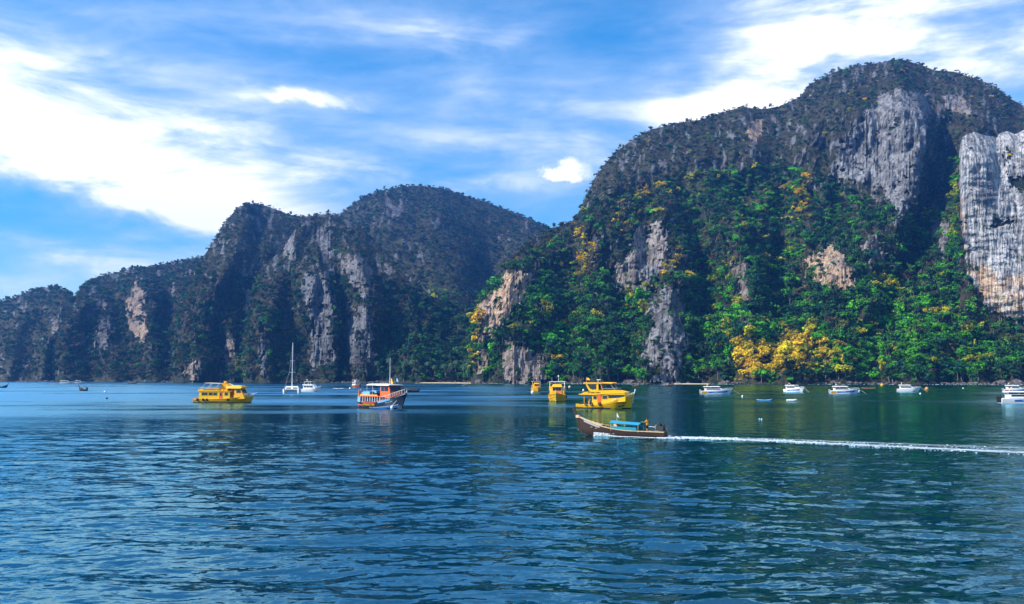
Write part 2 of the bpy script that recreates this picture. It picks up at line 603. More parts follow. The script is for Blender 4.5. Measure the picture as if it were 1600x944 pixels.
    tag(root, label, None, None, 'structure')
    for k, (poly, warmth, lab) in enumerate(rocks):
        m = fp == k
        if m.sum() > 12:
            c = sub('cliff_face', m, root)
            c.data.polygons.foreach_set('use_smooth', np.zeros(len(c.data.polygons), bool))
            if lab: c['label'] = lab
    # tree spots on everything that is not bare rock (front faces and the first strip over the ridge)
    nf = (nrow + 1)
    A = Vf[F[:, 0]]; B = Vf[F[:, 1]]; C_ = Vf[F[:, 2]]; Dd = Vf[F[:, 3]]
    area = 0.5 * np.linalg.norm(np.cross(C_ - A, Dd - B), axis=1)
    rkm = RKf[F].mean(1)
    frow = np.arange(len(F)) // (nc - 1)
    ok = frow < nf
    return dict(F=F[ok], V=Vf, area=area[ok], rk=rkm[ok], row=frow[ok], colm=(np.arange(len(F)) % (nc - 1))[ok],
                PX=np.concatenate([PX, np.repeat(PX[-1:], pad, 0)], 0), PY=np.concatenate([PY, np.repeat(PY[-1:], pad, 0)], 0),
                nc=nc, nrow=nrow, layer=layer, T=np.concatenate([T, np.ones((pad, nc)) * 1.01], 0))


H = {}
# --- the high mountain on the right
H['A'] = hill(
    'mountain', 1, 'high limestone mountain with jungle slopes and grey cliffs, filling the right half', 736, 1800, 2.4, 210,
    top=[(736, 588), (742, 520), (748, 470), (775, 437), (800, 398), (832, 367), (862, 352), (885, 343), (904, 336), (912, 310),
         (930, 272), (955, 238), (985, 214), (1015, 197), (1060, 186), (1095, 181), (1130, 169), (1160, 161), (1190, 165),
         (1215, 161), (1250, 146), (1265, 126), (1300, 108), (1330, 98), (1370, 93), (1410, 87), (1440, 96), (1460, 104), (1490, 106),
         (1530, 119), (1555, 129), (1578, 148), (1600, 160), (1680, 210), (1750, 300), (1800, 420)],
    d0=[(736, 985), (800, 945), (900, 915), (1000, 890), (1150, 865), (1300, 845), (1450, 825), (1600, 805), (1800, 790)],
    d1=[(736, 1010), (800, 1080), (900, 1180), (1000, 1290), (1150, 1380), (1300, 1420), (1450, 1400), (1600, 1330), (1800, 1200)],
    prof=[(0, 0), (0.08, 0.07), (0.3, 0.32), (0.42, 0.40), (0.62, 0.52), (0.85, 0.66), (1, 1)],
    feats=[
        ('s', [(1405, 120), (1446, 190), (1440, 260), (1424, 330), (1402, 400)], 120, 11, 62),
        ('g', [(1478, 195), (1462, 270), (1440, 340), (1412, 410)], 22, 26, -42),
        ('s', [(1500, 190), (1496, 300), (1480, 400)], 16, 60, 24),
        ('s', [(1330, 200), (1318, 250), (1300, 285)], 40, 46, 20),
        ('s', [(800, 400), (792, 450), (788, 520), (800, 595)], 34, 46, 34),
        ('g', [(868, 372), (872, 430), (880, 500)], 36, 30, -16),
        ('s', [(930, 300), (950, 350), (985, 400)], 40, 60, 22),
        ('s', [(1050, 330), (1062, 420), (1052, 500), (1030, 596)], 40, 26, 32),
        ('g', [(1100, 420), (1110, 500), (1105, 560)], 24, 30, -18),
        ('s', [(1140, 330), (1168, 420), (1182, 520)], 34, 15, 30),
        ('g', [(1215, 400), (1215, 460), (1212, 500)], 24, 26, -26),
        ('s', [(1240, 290), (1290, 380), (1342, 450)], 46, 16, 26),
        ('s', [(1262, 150), (1270, 210), (1262, 280)], 30, 16, 16),
        ('s', [(1160, 168), (1176, 215), (1172, 260)], 30, 12, 14),
        ('g', [(1385, 390), (1380, 440), (1390, 480)], 30, 30, -22),
        ('s', [(1440, 420), (1450, 500), (1430, 596)], 80, 50, 20),
        ('s', [(1200, 470), (1230, 540), (1240, 596)], 60, 70, 18),
        ('s', [(905, 470), (930, 540), (940, 596)], 40, 40, 16)],
    rocks=[
        ([(750, 470), (776, 446), (800, 420), (826, 428), (832, 455), (806, 482), (792, 508), (772, 530), (754, 522)], 1.0,
         'pale cream and orange cliff on the mountain\'s left end'),
        ([(784, 532), (835, 545), (855, 572), (845, 594), (790, 598), (778, 562)], 0.45, 'pitted grey cliff rising from the water at the left end'),
        ([(742, 520), (760, 530), (765, 575), (748, 590)], 0.7, None),
        ([(955, 448), (985, 385), (1000, 350), (1030, 345), (1052, 400), (1012, 450), (978, 470)], 0.3, 'streaked grey cliff with a rusty stain halfway up'),
        ([(1005, 470), (1040, 440), (1065, 468), (1076, 540), (1056, 597), (1004, 592), (1000, 560), (1016, 510)], 0.12,
         'grey cliff standing at the waterline above the small beach'),
        ([(1145, 410), (1166, 408), (1172, 470), (1184, 505), (1166, 512), (1150, 470)], 0.4, None),
        ([(1256, 404), (1300, 382), (1336, 420), (1338, 458), (1290, 452), (1260, 442)], 1.0, 'orange cliff band under the jungle slope'),
        ([(1344, 385), (1372, 360), (1385, 400), (1362, 420)], 0.3, None),
        ([(1294, 280), (1312, 222), (1334, 203), (1384, 142), (1450, 146), (1452, 200), (1436, 290), (1404, 356), (1374, 292)], 0.05,
         'tall blue grey cliff tower left of the dark gully'),
        ([(1455, 345), (1492, 350), (1490, 400), (1462, 396)], 0.1, None),
        ([(1168, 192), (1192, 190), (1190, 226), (1174, 222)], 0.9, None),
        ([(1470, 150), (1506, 150), (1512, 180), (1488, 176)], 0.3, None)],
    rough=11, rockiness=lambda x, y, t: np.where((y < np.interp(x, [740, 905, 1000, 1100, 1200, 1290, 1500, 1600], [430, 335, 280, 267, 275, 305, 335, 300])), 0.17, np.where((x < 1080) & (y < 450), 0.30, 0.72)))

# --- the pale cliff on the far right stands a little in front of the mountain
H['W'] = hill(
    'limestone_cliff', 2, 'tall pale striped limestone cliff at the right edge with an orange foot', 1498, 1800, 1.5, 190,
    top=[(1498, 470), (1500, 330), (1501, 235), (1504, 212), (1512, 208), (1522, 204), (1540, 210), (1552, 211), (1557, 214), (1562, 206), (1574, 203), (1586, 208), (1600, 201), (1680, 215), (1800, 330)],
    d0=[(1494, 905), (1500, 880), (1540, 858), (1600, 830), (1800, 790)],
    d1=[(1494, 930), (1510, 935), (1560, 950), (1800, 960)],
    prof=[(0, 0), (0.2, 0.40), (0.26, 0.50), (0.34, 0.46), (0.9, 0.80), (1, 1)],
    feats=[('s', [(1540, 205), (1545, 300), (1560, 400), (1590, 490)], 40, 30, 9),
           ('g', [(1553, 203), (1562, 250), (1572, 300)], 9, 12, -3),
           ('s', [(1596, 220), (1606, 330), (1616, 450)], 26, 30, 7)],
    rocks=[([(1490, 200), (1810, 190), (1810, 432), (1600, 430), (1560, 436), (1516, 398), (1508, 350), (1503, 310), (1490, 300)], 0.04, None),
           ([(1490, 300), (1503, 310), (1508, 350), (1516, 398), (1560, 436), (1600, 430), (1810, 430), (1810, 520), (1600, 506), (1570, 500), (1540, 480), (1510, 420), (1494, 380)], 1.0,
            'cream and orange stained foot of the pale cliff')],
    plants=[[(1572, 270), (1600, 275), (1612, 300), (1585, 292)], [(1556, 340), (1580, 345), (1576, 352), (1552, 350)], [(1574, 225), (1584, 240), (1578, 262), (1570, 250)]],
    drop=2, rough=1.6, back=200, allrock=True, pale=0.85)

# --- forest floor of the valley between the two mountains
H['V'] = hill(
    'valley_slope', 3, 'jungle filled valley slope above the beach between the hills', 560, 800, 2.4, 90,
    top=[(560, 520), (590, 452), (620, 445), (660, 450), (700, 470), (735, 480), (770, 470), (800, 460)],
    d0=[(560, 1060), (640, 1030), (800, 1000)], d1=[(560, 1280), (800, 1250)],
    prof=[(0, 0), (0.1, 0.15), (1, 1)],
    feats=[('s', [(650, 450), (645, 520), (640, 596)], 40, 40, 26)], rocks=[], drop=10, rough=8, back=150)

# --- spur with grey towers left of the valley
H['C'] = hill(
    'rocky_spur', 4, 'rocky spur with rounded dome and grey cliff towers in the middle', 380, 660, 2.0, 150,
    top=[(380, 560), (392, 470), (410, 412), (440, 385), (462, 350), (490, 330), (515, 328), (545, 338), (572, 356), (590, 380), (610, 405), (628, 432),
         (640, 455), (648, 500), (652, 560), (660, 592)],
    d0=[(380, 1090), (480, 1060), (560, 1055), (660, 1070)], d1=[(380, 1120), (420, 1240), (500, 1400), (580, 1380), (640, 1160), (660, 1080)],
    prof=[(0, 0), (0.1, 0.10), (0.3, 0.2), (0.6, 0.32), (0.8, 0.55), (1, 1)],
    feats=[('s', [(508, 430), (520, 480), (522, 580)], 34, 7, 34),
           ('g', [(532, 440), (532, 520), (530, 580)], 8, 10, -26),
           ('s', [(552, 398), (572, 440), (584, 500), (584, 580)], 30, 12, 40),
           ('s', [(484, 430), (486, 500)], 20, 10, 16),
           ('g', [(528, 380), (530, 430)], 14, 14, -20),
           ('s', [(470, 350), (440, 420), (412, 520), (416, 596)], 26, 14, 26),
           ('g', [(622, 470), (618, 540), (610, 596)], 26, 30, -26)],
    rocks=[([(482, 440), (500, 422), (516, 440), (524, 480), (522, 572), (490, 578), (484, 545), (490, 490)], 0.08, 'smooth grey cliff slab near the white motor yacht'),
           ([(540, 402), (566, 396), (588, 428), (572, 468), (546, 440)], 0.2, 'rounded rocky dome'),
           ([(534, 470), (576, 478), (586, 558), (562, 580), (536, 545)], 0.08, None),
           ([(494, 366), (520, 362), (524, 400), (505, 400)], 0.1, None),
           ([(470, 420), (484, 425), (488, 490), (478, 480)], 0.0, None),
           ([(408, 522), (416, 526), (419, 596), (411, 596)], 0.1, None),
           ([(446, 375), (462, 372), (458, 395), (446, 400)], 0.1, None)],
    rough=9, rockiness=lambda x, y, t: np.where(y < 430, 0.06, 0.42))

# --- the tall hill with the pointed summit
H['D'] = hill(
    'steep_hill', 5, 'steep dark forested hill with a blunt summit left of centre', 270, 560, 2.4, 130,
    top=[(270, 540), (290, 460), (306, 410), (320, 392), (340, 362), (348, 345), (372, 318), (388, 312), (410, 314), (432, 322), (458, 332), (490, 332), (530, 345), (560, 380)],
    d0=[(270, 1160), (420, 1120), (560, 1110)], d1=[(270, 1200), (330, 1420), (400, 1620), (560, 1650)],
    prof=[(0, 0), (0.12, 0.12), (0.4, 0.28), (0.75, 0.5), (1, 1)],
    feats=[('s', [(384, 330), (360, 400), (330, 480), (310, 590)], 40, 16, 46),
           ('s', [(398, 440), (398, 510), (385, 590)], 26, 10, 26),
           ('g', [(336, 470), (330, 540)], 14, 18, -20),
           ('s', [(362, 500), (366, 590)], 16, 10, 18)],
    rocks=[([(380, 447), (395, 450), (404, 490), (392, 508), (380, 492)], 0.8, 'narrow pale cliff high on the left hill'),
           ([(349, 532), (366, 536), (363, 580), (352, 572)], 0.6, None),
           ([(293, 560), (309, 565), (306, 597), (292, 597)], 0.5, None)],
    rough=12, rockiness=lambda x, y, t: np.where(y < 450, 0.10, 0.45))

# --- ridge further left, with the long pale scar
H['E'] = hill(
    'wooded_ridge', 6, 'long wooded ridge with a pale vertical cliff scar on the left', 86, 420, 2.6, 110,
    top=[(86, 540), (104, 488), (120, 454), (132, 440), (160, 425), (205, 414), (240, 410), (275, 402), (310, 396), (350, 392), (420, 400)],
    d0=[(86, 1240), (250, 1180), (420, 1160)], d1=[(86, 1300), (160, 1700), (420, 1850)],
    prof=[(0, 0), (0.12, 0.1), (0.45, 0.26), (0.8, 0.5), (1, 1)],
    feats=[('s', [(222, 432), (232, 480), (238, 540), (244, 596)], 30, 14, 46),
           ('s', [(165, 480), (172, 540), (180, 596)], 26, 12, 30),
           ('g', [(262, 450), (258, 530)], 20, 26, -24),
           ('s', [(285, 470), (280, 540), (285, 596)], 16, 12, 20),
           ('s', [(120, 470), (100, 540), (96, 596)], 30, 20, 26)],
    rocks=[([(205, 446), (221, 434), (227, 480), (234, 520), (226, 538), (206, 522), (200, 482)], 0.7, 'long pale cliff scar on the left ridge'),
           ([(150, 506), (172, 502), (170, 540), (158, 562), (150, 552)], 0.1, None),
           ([(120, 518), (132, 522), (128, 535)], 0.4, None)],
    rough=13, rockiness=lambda x, y, t: np.where(y < 500, 0.22, 0.42))

# --- farthest headland on the left
H['F'] = hill(
    'far_headland', 7, 'farthest hazy blue headland on the left edge', -260, 180, 3.2, 90,
    top=[(-260, 520), (-160, 485), (-60, 468), (0, 465), (22, 460), (40, 452), (62, 444), (85, 442), (103, 447), (115, 460), (128, 480), (150, 530), (180, 590)],
    d0=[(-260, 1330), (180, 1280)], d1=[(-260, 1700), (60, 1800), (140, 1500), (180, 1330)],
    prof=[(0, 0), (0.12, 0.1), (0.45, 0.26), (0.8, 0.5), (1, 1)],
    feats=[('s', [(60, 450), (20, 520), (10, 596)], 30, 16, 36), ('s', [(100, 470), (70, 560), (60, 596)], 20, 12, 30)],
    rocks=[([(0, 560), (8, 562), (8, 592), (0, 592)], 0.1, None), ([(30, 566), (40, 570), (36, 592), (26, 590)], 0.1, None),
           ([(84, 548), (92, 552), (94, 585), (86, 578)], 0.1, None), ([(84, 498), (98, 490), (94, 512), (86, 515)], 0.3, None)],
    rough=13, rockiness=lambda x, y, t: np.where(y < 500, 0.22, 0.42))

# --- broad hill behind the valley
H['B'] = hill(
    'back_hill', 8, 'broad dome shaped forested hill behind the valley', 470, 960, 3.0, 120,
    top=[(470, 400), (505, 345), (540, 322), (560, 307), (590, 293), (625, 286), (655, 284), (690, 288), (720, 298), (760, 310), (800, 325), (840, 342), (862, 352), (900, 372), (960, 420)],
    d0=[(470, 1300), (960, 1300)], d1=[(470, 1900), (650, 2080), (960, 2000)],
    prof=[(0, 0), (0.3, 0.2), (0.6, 0.5), (0.85, 0.72), (1, 1)],
    feats=[('s', [(655, 290), (690, 380), (720, 470)], 70, 40, 60), ('s', [(600, 300), (590, 400), (600, 460)], 40, 30, 30),
           ('g', [(770, 360), (760, 430)], 40, 40, -50)],
    rocks=[],
    rough=13, rockiness=lambda x, y, t: np.where((x < 640) & (y < 350), 0.05, 0.38))

# ------------------------------------------------------------------ trees
def crown_arrays(seed, clumps=26, per=14, flat=0.75, leaf=0.15, hollow=0.35, droop=0.0, spread=0.24):
    """leaf clumps spread through an uneven crown of unit radius; returns vertices, quads and a per-leaf value"""
    g = np.random.default_rng(seed)
    d = g.normal(size=(clumps, 3)); d /= np.linalg.norm(d, axis=1)[:, None]
    d[:, 2] = np.where(d[:, 2] < -0.35, -d[:, 2], d[:, 2])
    r = hollow + (1 - hollow) * g.random(clumps) ** 0.6
    # a crown is a few uneven lobes, not one ball
    nl = int(g.integers(3, 6))
    lo = g.normal(size=(nl, 3)) * np.array([0.42, 0.42, 0.20]); lr = g.uniform(0.38, 0.72, nl)
    w_ = g.integers(0, nl, clumps)
    c = lo[w_] + d * (r * lr[w_] * (0.75 + 0.35 * g.random(clumps)))[:, None]
    c[:, 2] *= flat
    V, F, A = [], [], []
    k = 0
    for i in range(clumps):
        cs = spread * (0.7 + 0.7 * g.random())
        val = g.random()
        for j in range(per):
            o = g.normal(size=3); o /= np.linalg.norm(o)
            p = c[i] + o * cs * (0.5 + 0.5 * g.random()) * np.array([1, 1, 0.7])
            n = o * 0.7 + d[i] * 0.5 + g.normal(size=3) * 0.45 + np.array([0, 0, 0.35])
            n /= np.linalg.norm(n)
            a = np.cross(n, g.normal(size=3)); a /= np.linalg.norm(a) + 1e-9
            b = np.cross(n, a)
            s = leaf * (0.6 + 0.8 * g.random())
            l = s * (1.0 + 0.5 * g.random())
            bend = n * s * 0.25
            V += [p - a * s * 0.5 - bend, p + b * l * 0.5, p + a * s * 0.5 - bend, p - b * l * 0.55]
            F.append([k, k + 1, k + 2, k + 3]); k += 4
            v = np.clip(0.6 * val + 0.4 * g.random(), 0, 1)
            A += [v] * 4
    V = np.array(V)
    V[:, 2] -= droop * (V[:, 0] ** 2 + V[:, 1] ** 2)
    return V, np.array(F), np.array(A), c


def limb_arrays(segs, n=5):
    """tapered limbs: list of (p0, p1, r0, r1)"""
    V, F = [], []
    for p0, p1, r0, r1 in segs:
        p0, p1 = np.array(p0, float), np.array(p1, float)
        ax = p1 - p0; ax /= np.linalg.norm(ax)
        u = np.cross(ax, [0.3, 0.9, 0.1]); u /= np.linalg.norm(u); w = np.cross(ax, u)
        b = len(V)
        for p, r in ((p0, r0), (p1, r1)):
            for i in range(n):
                a = 2 * math.pi * i / n
                V.append(p + (u * math.cos(a) + w * math.sin(a)) * r)
        for i in range(n):
            F.append([b + i, b + (i + 1) % n, b + n + (i + 1) % n, b + n + i])
    return np.array(V), np.array(F)


class Kind:
    pass


def make_kind(seed, trunk_h=1.0, **kw):
    k = Kind()
    V, F, A, c = crown_arrays(seed, **kw)
    V = V + np.array([0, 0, trunk_h + 0.35])
    g = np.random.default_rng(seed + 100)
    top = np.array([0.06, 0.03, trunk_h * 0.75])
    segs = [((0, 0, -0.5), top, 0.085, 0.06), (top, (0.0, 0.05, trunk_h + 0.5), 0.06, 0.02)]
    for i in g.choice(len(c), min(5, len(c)), replace=False):
        q = c[i] * 0.85 + np.array([0, 0, trunk_h + 0.35])
        segs.append((top + np.array([0, 0, 0.1 * g.random()]), q, 0.035, 0.012))
    LV, LF = limb_arrays(segs)
    k.crown = mesh_np('crown', V, F, M['leaf'], True); attr(k.crown, 'leafv', A.astype(np.float32))
    k.trunk = mesh_np('trunk', LV, LF, M['bark'], True)
    both = mesh_np('canopy_tree', np.concatenate([V, LV]), np.concatenate([F, LF + len(V)]), M['leaf'], True)
    both.materials.append(M['bark'])
    both.polygons.foreach_set('material_index', np.concatenate([np.zeros(len(F), np.int32), np.ones(len(LF), np.int32)]))
    attr(both, 'leafv', np.concatenate([A, np.zeros(len(LV))]).astype(np.float32))
    k.both = both
    return k


def make_palm(seed):
    k = Kind()
    g = np.random.default_rng(seed)
    V, F, A = [], [], []
    H0 = 2.6
    topx = 0.35
    for i in range(17):
        a = 2 * math.pi * i / 17 + g.random() * 0.3
        up = 0.9 - 1.3 * g.random()
        L = 1.0 + 0.35 * g.random()
        prev = None
        for s in range(7):
            q = s / 6
            rr = L * q
            zz = up * q * L * 0.75 - 1.05 * q * q * L
            cpt = np.array([topx + math.cos(a) * rr, math.sin(a) * rr, H0 + zz])
            side = np.array([-math.sin(a), math.cos(a), 0])
            wdt = 0.20 * math.sin(math.pi * min(0.98, q * 0.85 + 0.12))
            tw = np.array([0, 0, -wdt * 0.7])
            row = [cpt + side * wdt + tw, cpt, cpt - side * wdt + tw]
            if prev is not None:
                b = len(V)
                V += prev + row
                F += [[b, b + 1, b + 4, b + 3], [b + 1, b + 2, b + 5, b + 4]]
                A += [0.3 + 0.7 * g.random()] * 6
            prev = row
    segs = []
    p = np.array([0, 0, -0.4])
    for s in range(5):
        q = (s + 1) / 5
        n = np.array([topx * q * q, 0, H0 * q])
        segs.append((p, n, 0.10 - 0.012 * s, 0.09 - 0.012 * s)); p = n
    LV, LF = limb_arrays(segs, 6)
    k.crown = mesh_np('crown', np.array(V), np.array(F), M['leaf'], True); attr(k.crown, 'leafv', np.array(A, np.float32))
    k.trunk = mesh_np('trunk', LV, LF, M['bark'], True)
    return k


broad = [make_kind(s, trunk_h=0.75, clumps=34, per=16, flat=0.8) for s in (1, 2, 3, 4)]
tall = [make_kind(s, trunk_h=1.3, clumps=24, per=15, flat=0.95, leaf=0.19) for s in (5, 6)]
bushy = [make_kind(s, trunk_h=0.25, clumps=22, per=13, flat=0.7, leaf=0.2) for s in (7, 8, 9)]
sparse = [make_kind(s, trunk_h=0.5, clumps=26, per=8, flat=0.8, leaf=0.13, spread=0.26) for s in (10, 11)]
ALLK = broad + tall + bushy + sparse          # index 0-3, 4-5, 6-8, 9-10
lib = bpy.data.collections.new('canopy_library')
for i, k in enumerate(ALLK):
    lib.objects.link(bpy.data.objects.new('canopy_tree_%02d' % i, k.both))

DK = np.array([0.022, 0.070, 0.026]); MID = np.array([0.036, 0.155, 0.022]); TEAL = np.array([0.014, 0.085, 0.045])
BRI = np.array([0.075, 0.33, 0.012]); YEL = np.array([0.36, 0.36, 0.012]); GOLD = np.array([0.62, 0.44, 0.016])
BRN = np.array([0.115, 0.085, 0.050]); GRY = np.array([0.115, 0.112, 0.095]); OLV = np.array([0.10, 0.125, 0.025])
SPEC = ['dark green', 'mid green', 'blue green', 'bright green', 'yellow green', 'golden', 'brown', 'grey twiggy', 'olive']
COLS = np.stack([DK, MID, TEAL, BRI, YEL, GOLD, BRN, GRY, OLV])

GOLDP = [[(1148, 552), (1180, 535), (1205, 548), (1240, 518), (1252, 535), (1272, 512), (1282, 545), (1315, 556), (1345, 570), (1322, 592), (1150, 598)],
         [(897, 395), (925, 370), (935, 400), (925, 435), (898, 440)], [(1018, 440), (1035, 405), (1058, 410), (1048, 440)],
         [(1244, 310), (1254, 272), (1270, 272), (1268, 345), (1238, 348)], [(872, 515), (892, 500), (900, 512), (882, 525)],
         [(852, 568), (872, 560), (884, 580), (862, 588)], [(896, 365), (915, 358), (910, 380)], [(965, 320), (1000, 300), (1036, 288), (1036, 302), (1000, 318), (970, 335)],
         [(1470, 104), (1500, 106), (1530, 118), (1530, 128), (1480, 118)], [(740, 480), (752, 475), (750, 590), (740, 590)],
         [(892, 490), (912, 475), (915, 492), (900, 500)]]
GOLDW = [0.97, 0.75, 0.6, 0.92, 0.8, 0.85, 0.55, 0.5, 0.5, 0.35, 0.6]
BRIP = [[(1350, 470), (1380, 440), (1420, 470), (1540, 520), (1540, 575), (1360, 590), (1320, 560)], [(1056, 290), (1080, 265), (1105, 270), (1090, 298), (1066, 305)],
        [(1200, 300), (1245, 285), (1250, 350), (1200, 345)], [(975, 470), (1020, 445), (1020, 480), (985, 520), (960, 510)], [(890, 450), (925, 455), (925, 480), (895, 485)],
        [(1060, 430), (1145, 400), (1150, 440), (1090, 470)], [(1165, 520), (1260, 500), (1300, 540), (1240, 540), (1170, 560)], [(800, 520), (840, 470), (860, 490), (830, 530)],
        [(418, 505), (442, 505), (442, 520), (418, 522)], [(360, 560), (380, 570), (384, 592), (362, 592)], [(660, 445), (700, 455), (700, 470), (660, 466)],
        [(740, 555), (775, 560), (775, 590), (715, 592)], [(1180, 380), (1245, 370), (1250, 420), (1190, 430)], [(1120, 330), (1200, 310), (1200, 345), (1130, 360)], [(1080, 480), (1150, 470), (1150, 540), (1090, 560)], [(1330, 440), (1385, 445), (1380, 480), (1335, 480)], [(1440, 330), (1500, 330), (1500, 380), (1450, 380)]]


def choose(h, px, py, n):
    """species of each tree spot from where it grows"""
    L = h['layer']
    r = rng.random(n)
    z1 = fbm(px / 40, py / 32, 90 + L, 3)
    sp = np.zeros(n, int)
    jx = px + fbm(px / 12, py / 12, 61, 2) * 6; jy = py + fbm(px / 12, py / 12, 67, 2) * 6
    if L in (1, 2):
        line = np.interp(px, [740, 860, 905, 1000, 1100, 1200, 1290, 1400, 1500, 1600], [440, 380, 335, 290, 270, 262, 275, 340, 350, 330])
        up = jy < line
        p_up = np.cumsum([0.34, 0.03, 0.06, 0.01, 0.01, 0.005, 0.26, 0.20, 0.09])
        p_lo = np.cumsum([0.26, 0.28, 0.16, 0.17, 0.025, 0.004, 0.04, 0.012, 0.055])
        su = np.searchsorted(p_up / p_up[-1], np.clip(r * 0.8 + 0.1 + z1 * 0.25, 0, 0.999))
        sl = np.searchsorted(p_lo / p_lo[-1], np.clip(r * 0.72 + 0.14 + z1 * 0.36, 0, 0.999))
        sp = np.where(up, su, sl)
        brown_left = (~up) & (px < 1060) & (py < 440) & (rng.random(n) < 0.45)
        sp[brown_left] = rng.choice([6, 7, 8, 0], brown_left.sum())
        ochre = (px > 870) & (px < 1075) & (py > 300) & (py < 455) & (~up) & (fbm(px / 26, py / 26, 77, 3) > 0.22) & (rng.random(n) < 0.8)
        sp[ochre] = rng.choice([5, 8, 6, 8, 6, 4], ochre.sum())
    else:
        p = np.cumsum({3: [0.46, 0.14, 0.22, 0.03, 0.0, 0, 0.08, 0.03, 0.05], 4: [0.32, 0.04, 0.12, 0.01, 0, 0, 0.24, 0.20, 0.08],
                       5: [0.30, 0.03, 0.13, 0.005, 0, 0, 0.28, 0.20, 0.05], 6: [0.32, 0.03, 0.15, 0.005, 0, 0, 0.26, 0.18, 0.05],
                       7: [0.36, 0.03, 0.20, 0, 0, 0, 0.22, 0.16, 0.03], 8: [0.36, 0.03, 0.16, 0.0, 0, 0, 0.24, 0.17, 0.04]}[L])
        sp = np.searchsorted(p / p[-1], np.clip(r * 0.75 + 0.12 + z1 * 0.3, 0, 0.999))
    r2 = rng.random(n)
    for poly in BRIP:
        m = inpoly(jx, jy, poly)
        s = m & (r2 < 0.70)
        sp[s] = rng.choice([3, 3, 1, 4], s.sum())
    if L in (1, 2):
        for poly, wgt in zip(GOLDP, GOLDW):
            m = inpoly(jx, jy, poly) & (r2 < wgt)
            sp[m] = np.where(px[m] > 1265, rng.choice([5, 4, 4, 8, 3], m.sum()), rng.choice([5, 5, 5, 5, 4], m.sum()))
    return sp


def spots(key, n, size, rockp=0.16, tmax=1.02):
    h = H[key]
    row = h['row']
    w = h['area'] * np.where(h['rk'] > 0.45, rockp, 1.0)
    w[row > h['nrow'] - 1] *= 0.6
    p = w / w.sum()
    f = rng.choice(len(w), n, p=p)
    u, v = rng.random(n)[:, None], rng.random(n)[:, None]
    Q = h['V'][h['F'][f]]
    P = (Q[:, 0] * (1 - u) + Q[:, 1] * u) * (1 - v) + (Q[:, 3] * (1 - u) + Q[:, 2] * u) * v
    rr, cc = row[f], h['colm'][f]
    px, py, T = h['PX'][rr, cc], h['PY'][rr, cc], h['T'][rr, cc]
    ok = P[:, 2] > 1.6
    P, px, py, T = P[ok], px[ok], py[ok], T[ok]
    n = len(P)
    sp = choose(h, px, py, n)
    sz = size(px, py, T) * (0.5 + 1.0 * rng.random(n) ** 2.2)
    sz = np.where(np.isin(sp, (6, 7)), sz * 0.85, sz)
    sz = np.where((sp == 5) & (py > 500), sz * 1.2, sz)
    sz = np.where(h['rk'][f][ok] > 0.45, sz * 0.55, sz)
    idx = np.where(T > 0.55, rng.choice([0, 1, 2, 6, 7, 8], n), rng.choice([0, 1, 2, 3, 4, 5, 7], n))
    idx = np.where(np.isin(sp, (7,)), rng.choice([9, 10], n), idx)
    idx = np.where((sp == 6) & (rng.random(n) < 0.5), rng.choice([9, 10], n), idx)
    idx = np.where(sp == 5, rng.choice([6, 7, 8, 0], n), idx)
    tint = COLS[sp] * np.exp(rng.normal(size=n) * 0.24)[:, None] * (1 + 0.06 * rng.normal(size=(n, 3)))
    return dict(P=P, px=px, py=py, T=T, sp=sp, sz=sz, idx=idx, tint=np.clip(tint, 0.003, 0.9), key=key)


def sizeA(px, py, T):
    line = np.interp(px, [740, 860, 905, 1000, 1100, 1200, 1290, 1400, 1500, 1600], [440, 380, 335, 290, 270, 262, 275, 340, 350, 330])
    return np.where(py < line, 2.9, np.where(py < 440, 4.4, 5.7))


sets = [spots('A', 22000, sizeA),
        spots('W', 1000, lambda a, b, c: np.where(b > np.interp(a, [1498, 1512, 1545, 1600], [330, 425, 482, 506]) - 5, 4.8, 2.2), rockp=0.10),
        spots('V', 2000, lambda a, b, c: np.full(a.shape, 5.0)),
        spots('C', 6800, lambda a, b, c: np.where(b < 430, 2.4, 4.0)),
        spots('D', 8200, lambda a, b, c: np.where(b < 430, 2.6, 4.0)),
        spots('E', 7600, lambda a, b, c: np.where(b < 440, 3.0, 3.9)),
        spots('F', 4400, lambda a, b, c: np.full(a.shape, 3.5)),
        spots('B', 11500, lambda a, b, c: np.full(a.shape, 3.7))]

# the trees that show largest stand singly; the rest of each wood is one mass
ALLP = np.concatenate([s['P'] for s in sets])
app = np.concatenate([s['sz'] / s['P'][:, 1] * np.where((s['px'] > 20) & (s['px'] < 1590) & (s['P'][:, 2] < 60) & (s['T'] < 0.5), 1, 0) for s in sets])
off = np.cumsum([0] + [len(s['P']) for s in sets])
N_SINGLE = 286
single = np.zeros(len(app), bool)
single[np.argsort(-app)[:N_SINGLE]] = True


def forest_nodes():
    ng = bpy.data.node_groups.new('forest_scatter', 'GeometryNodeTree')
    ng.interface.new_socket('Geometry', in_out='INPUT', socket_type='NodeSocketGeometry')
    ng.interface.new_socket('Geometry', in_out='OUTPUT', socket_type='NodeSocketGeometry')
    N = ng.nodes.new
    gi, go = N('NodeGroupInput'), N('NodeGroupOutput')
    iop = N('GeometryNodeInstanceOnPoints')
    ci = N('GeometryNodeCollectionInfo')
    ci.inputs['Collection'].default_value = lib
    ci.inputs['Separate Children'].default_value = True
    ci.inputs['Reset Children'].default_value = True
    def na(nm, t):
        a = N('GeometryNodeInputNamedAttribute'); a.data_type = t; a.inputs['Name'].default_value = nm
        return a.outputs[0]
    L = ng.links.new
    L(gi.outputs[0], iop.inputs['Points'])
    L(ci.outputs[0], iop.inputs['Instance'])
    iop.inputs['Pick Instance'].default_value = True
    L(na('kind_index', 'INT'), iop.inputs['Instance Index'])
    L(na('turn', 'FLOAT_VECTOR'), iop.inputs['Rotation'])
    L(na('size', 'FLOAT_VECTOR'), iop.inputs['Scale'])
    L(iop.outputs[0], go.inputs[0])
    return ng


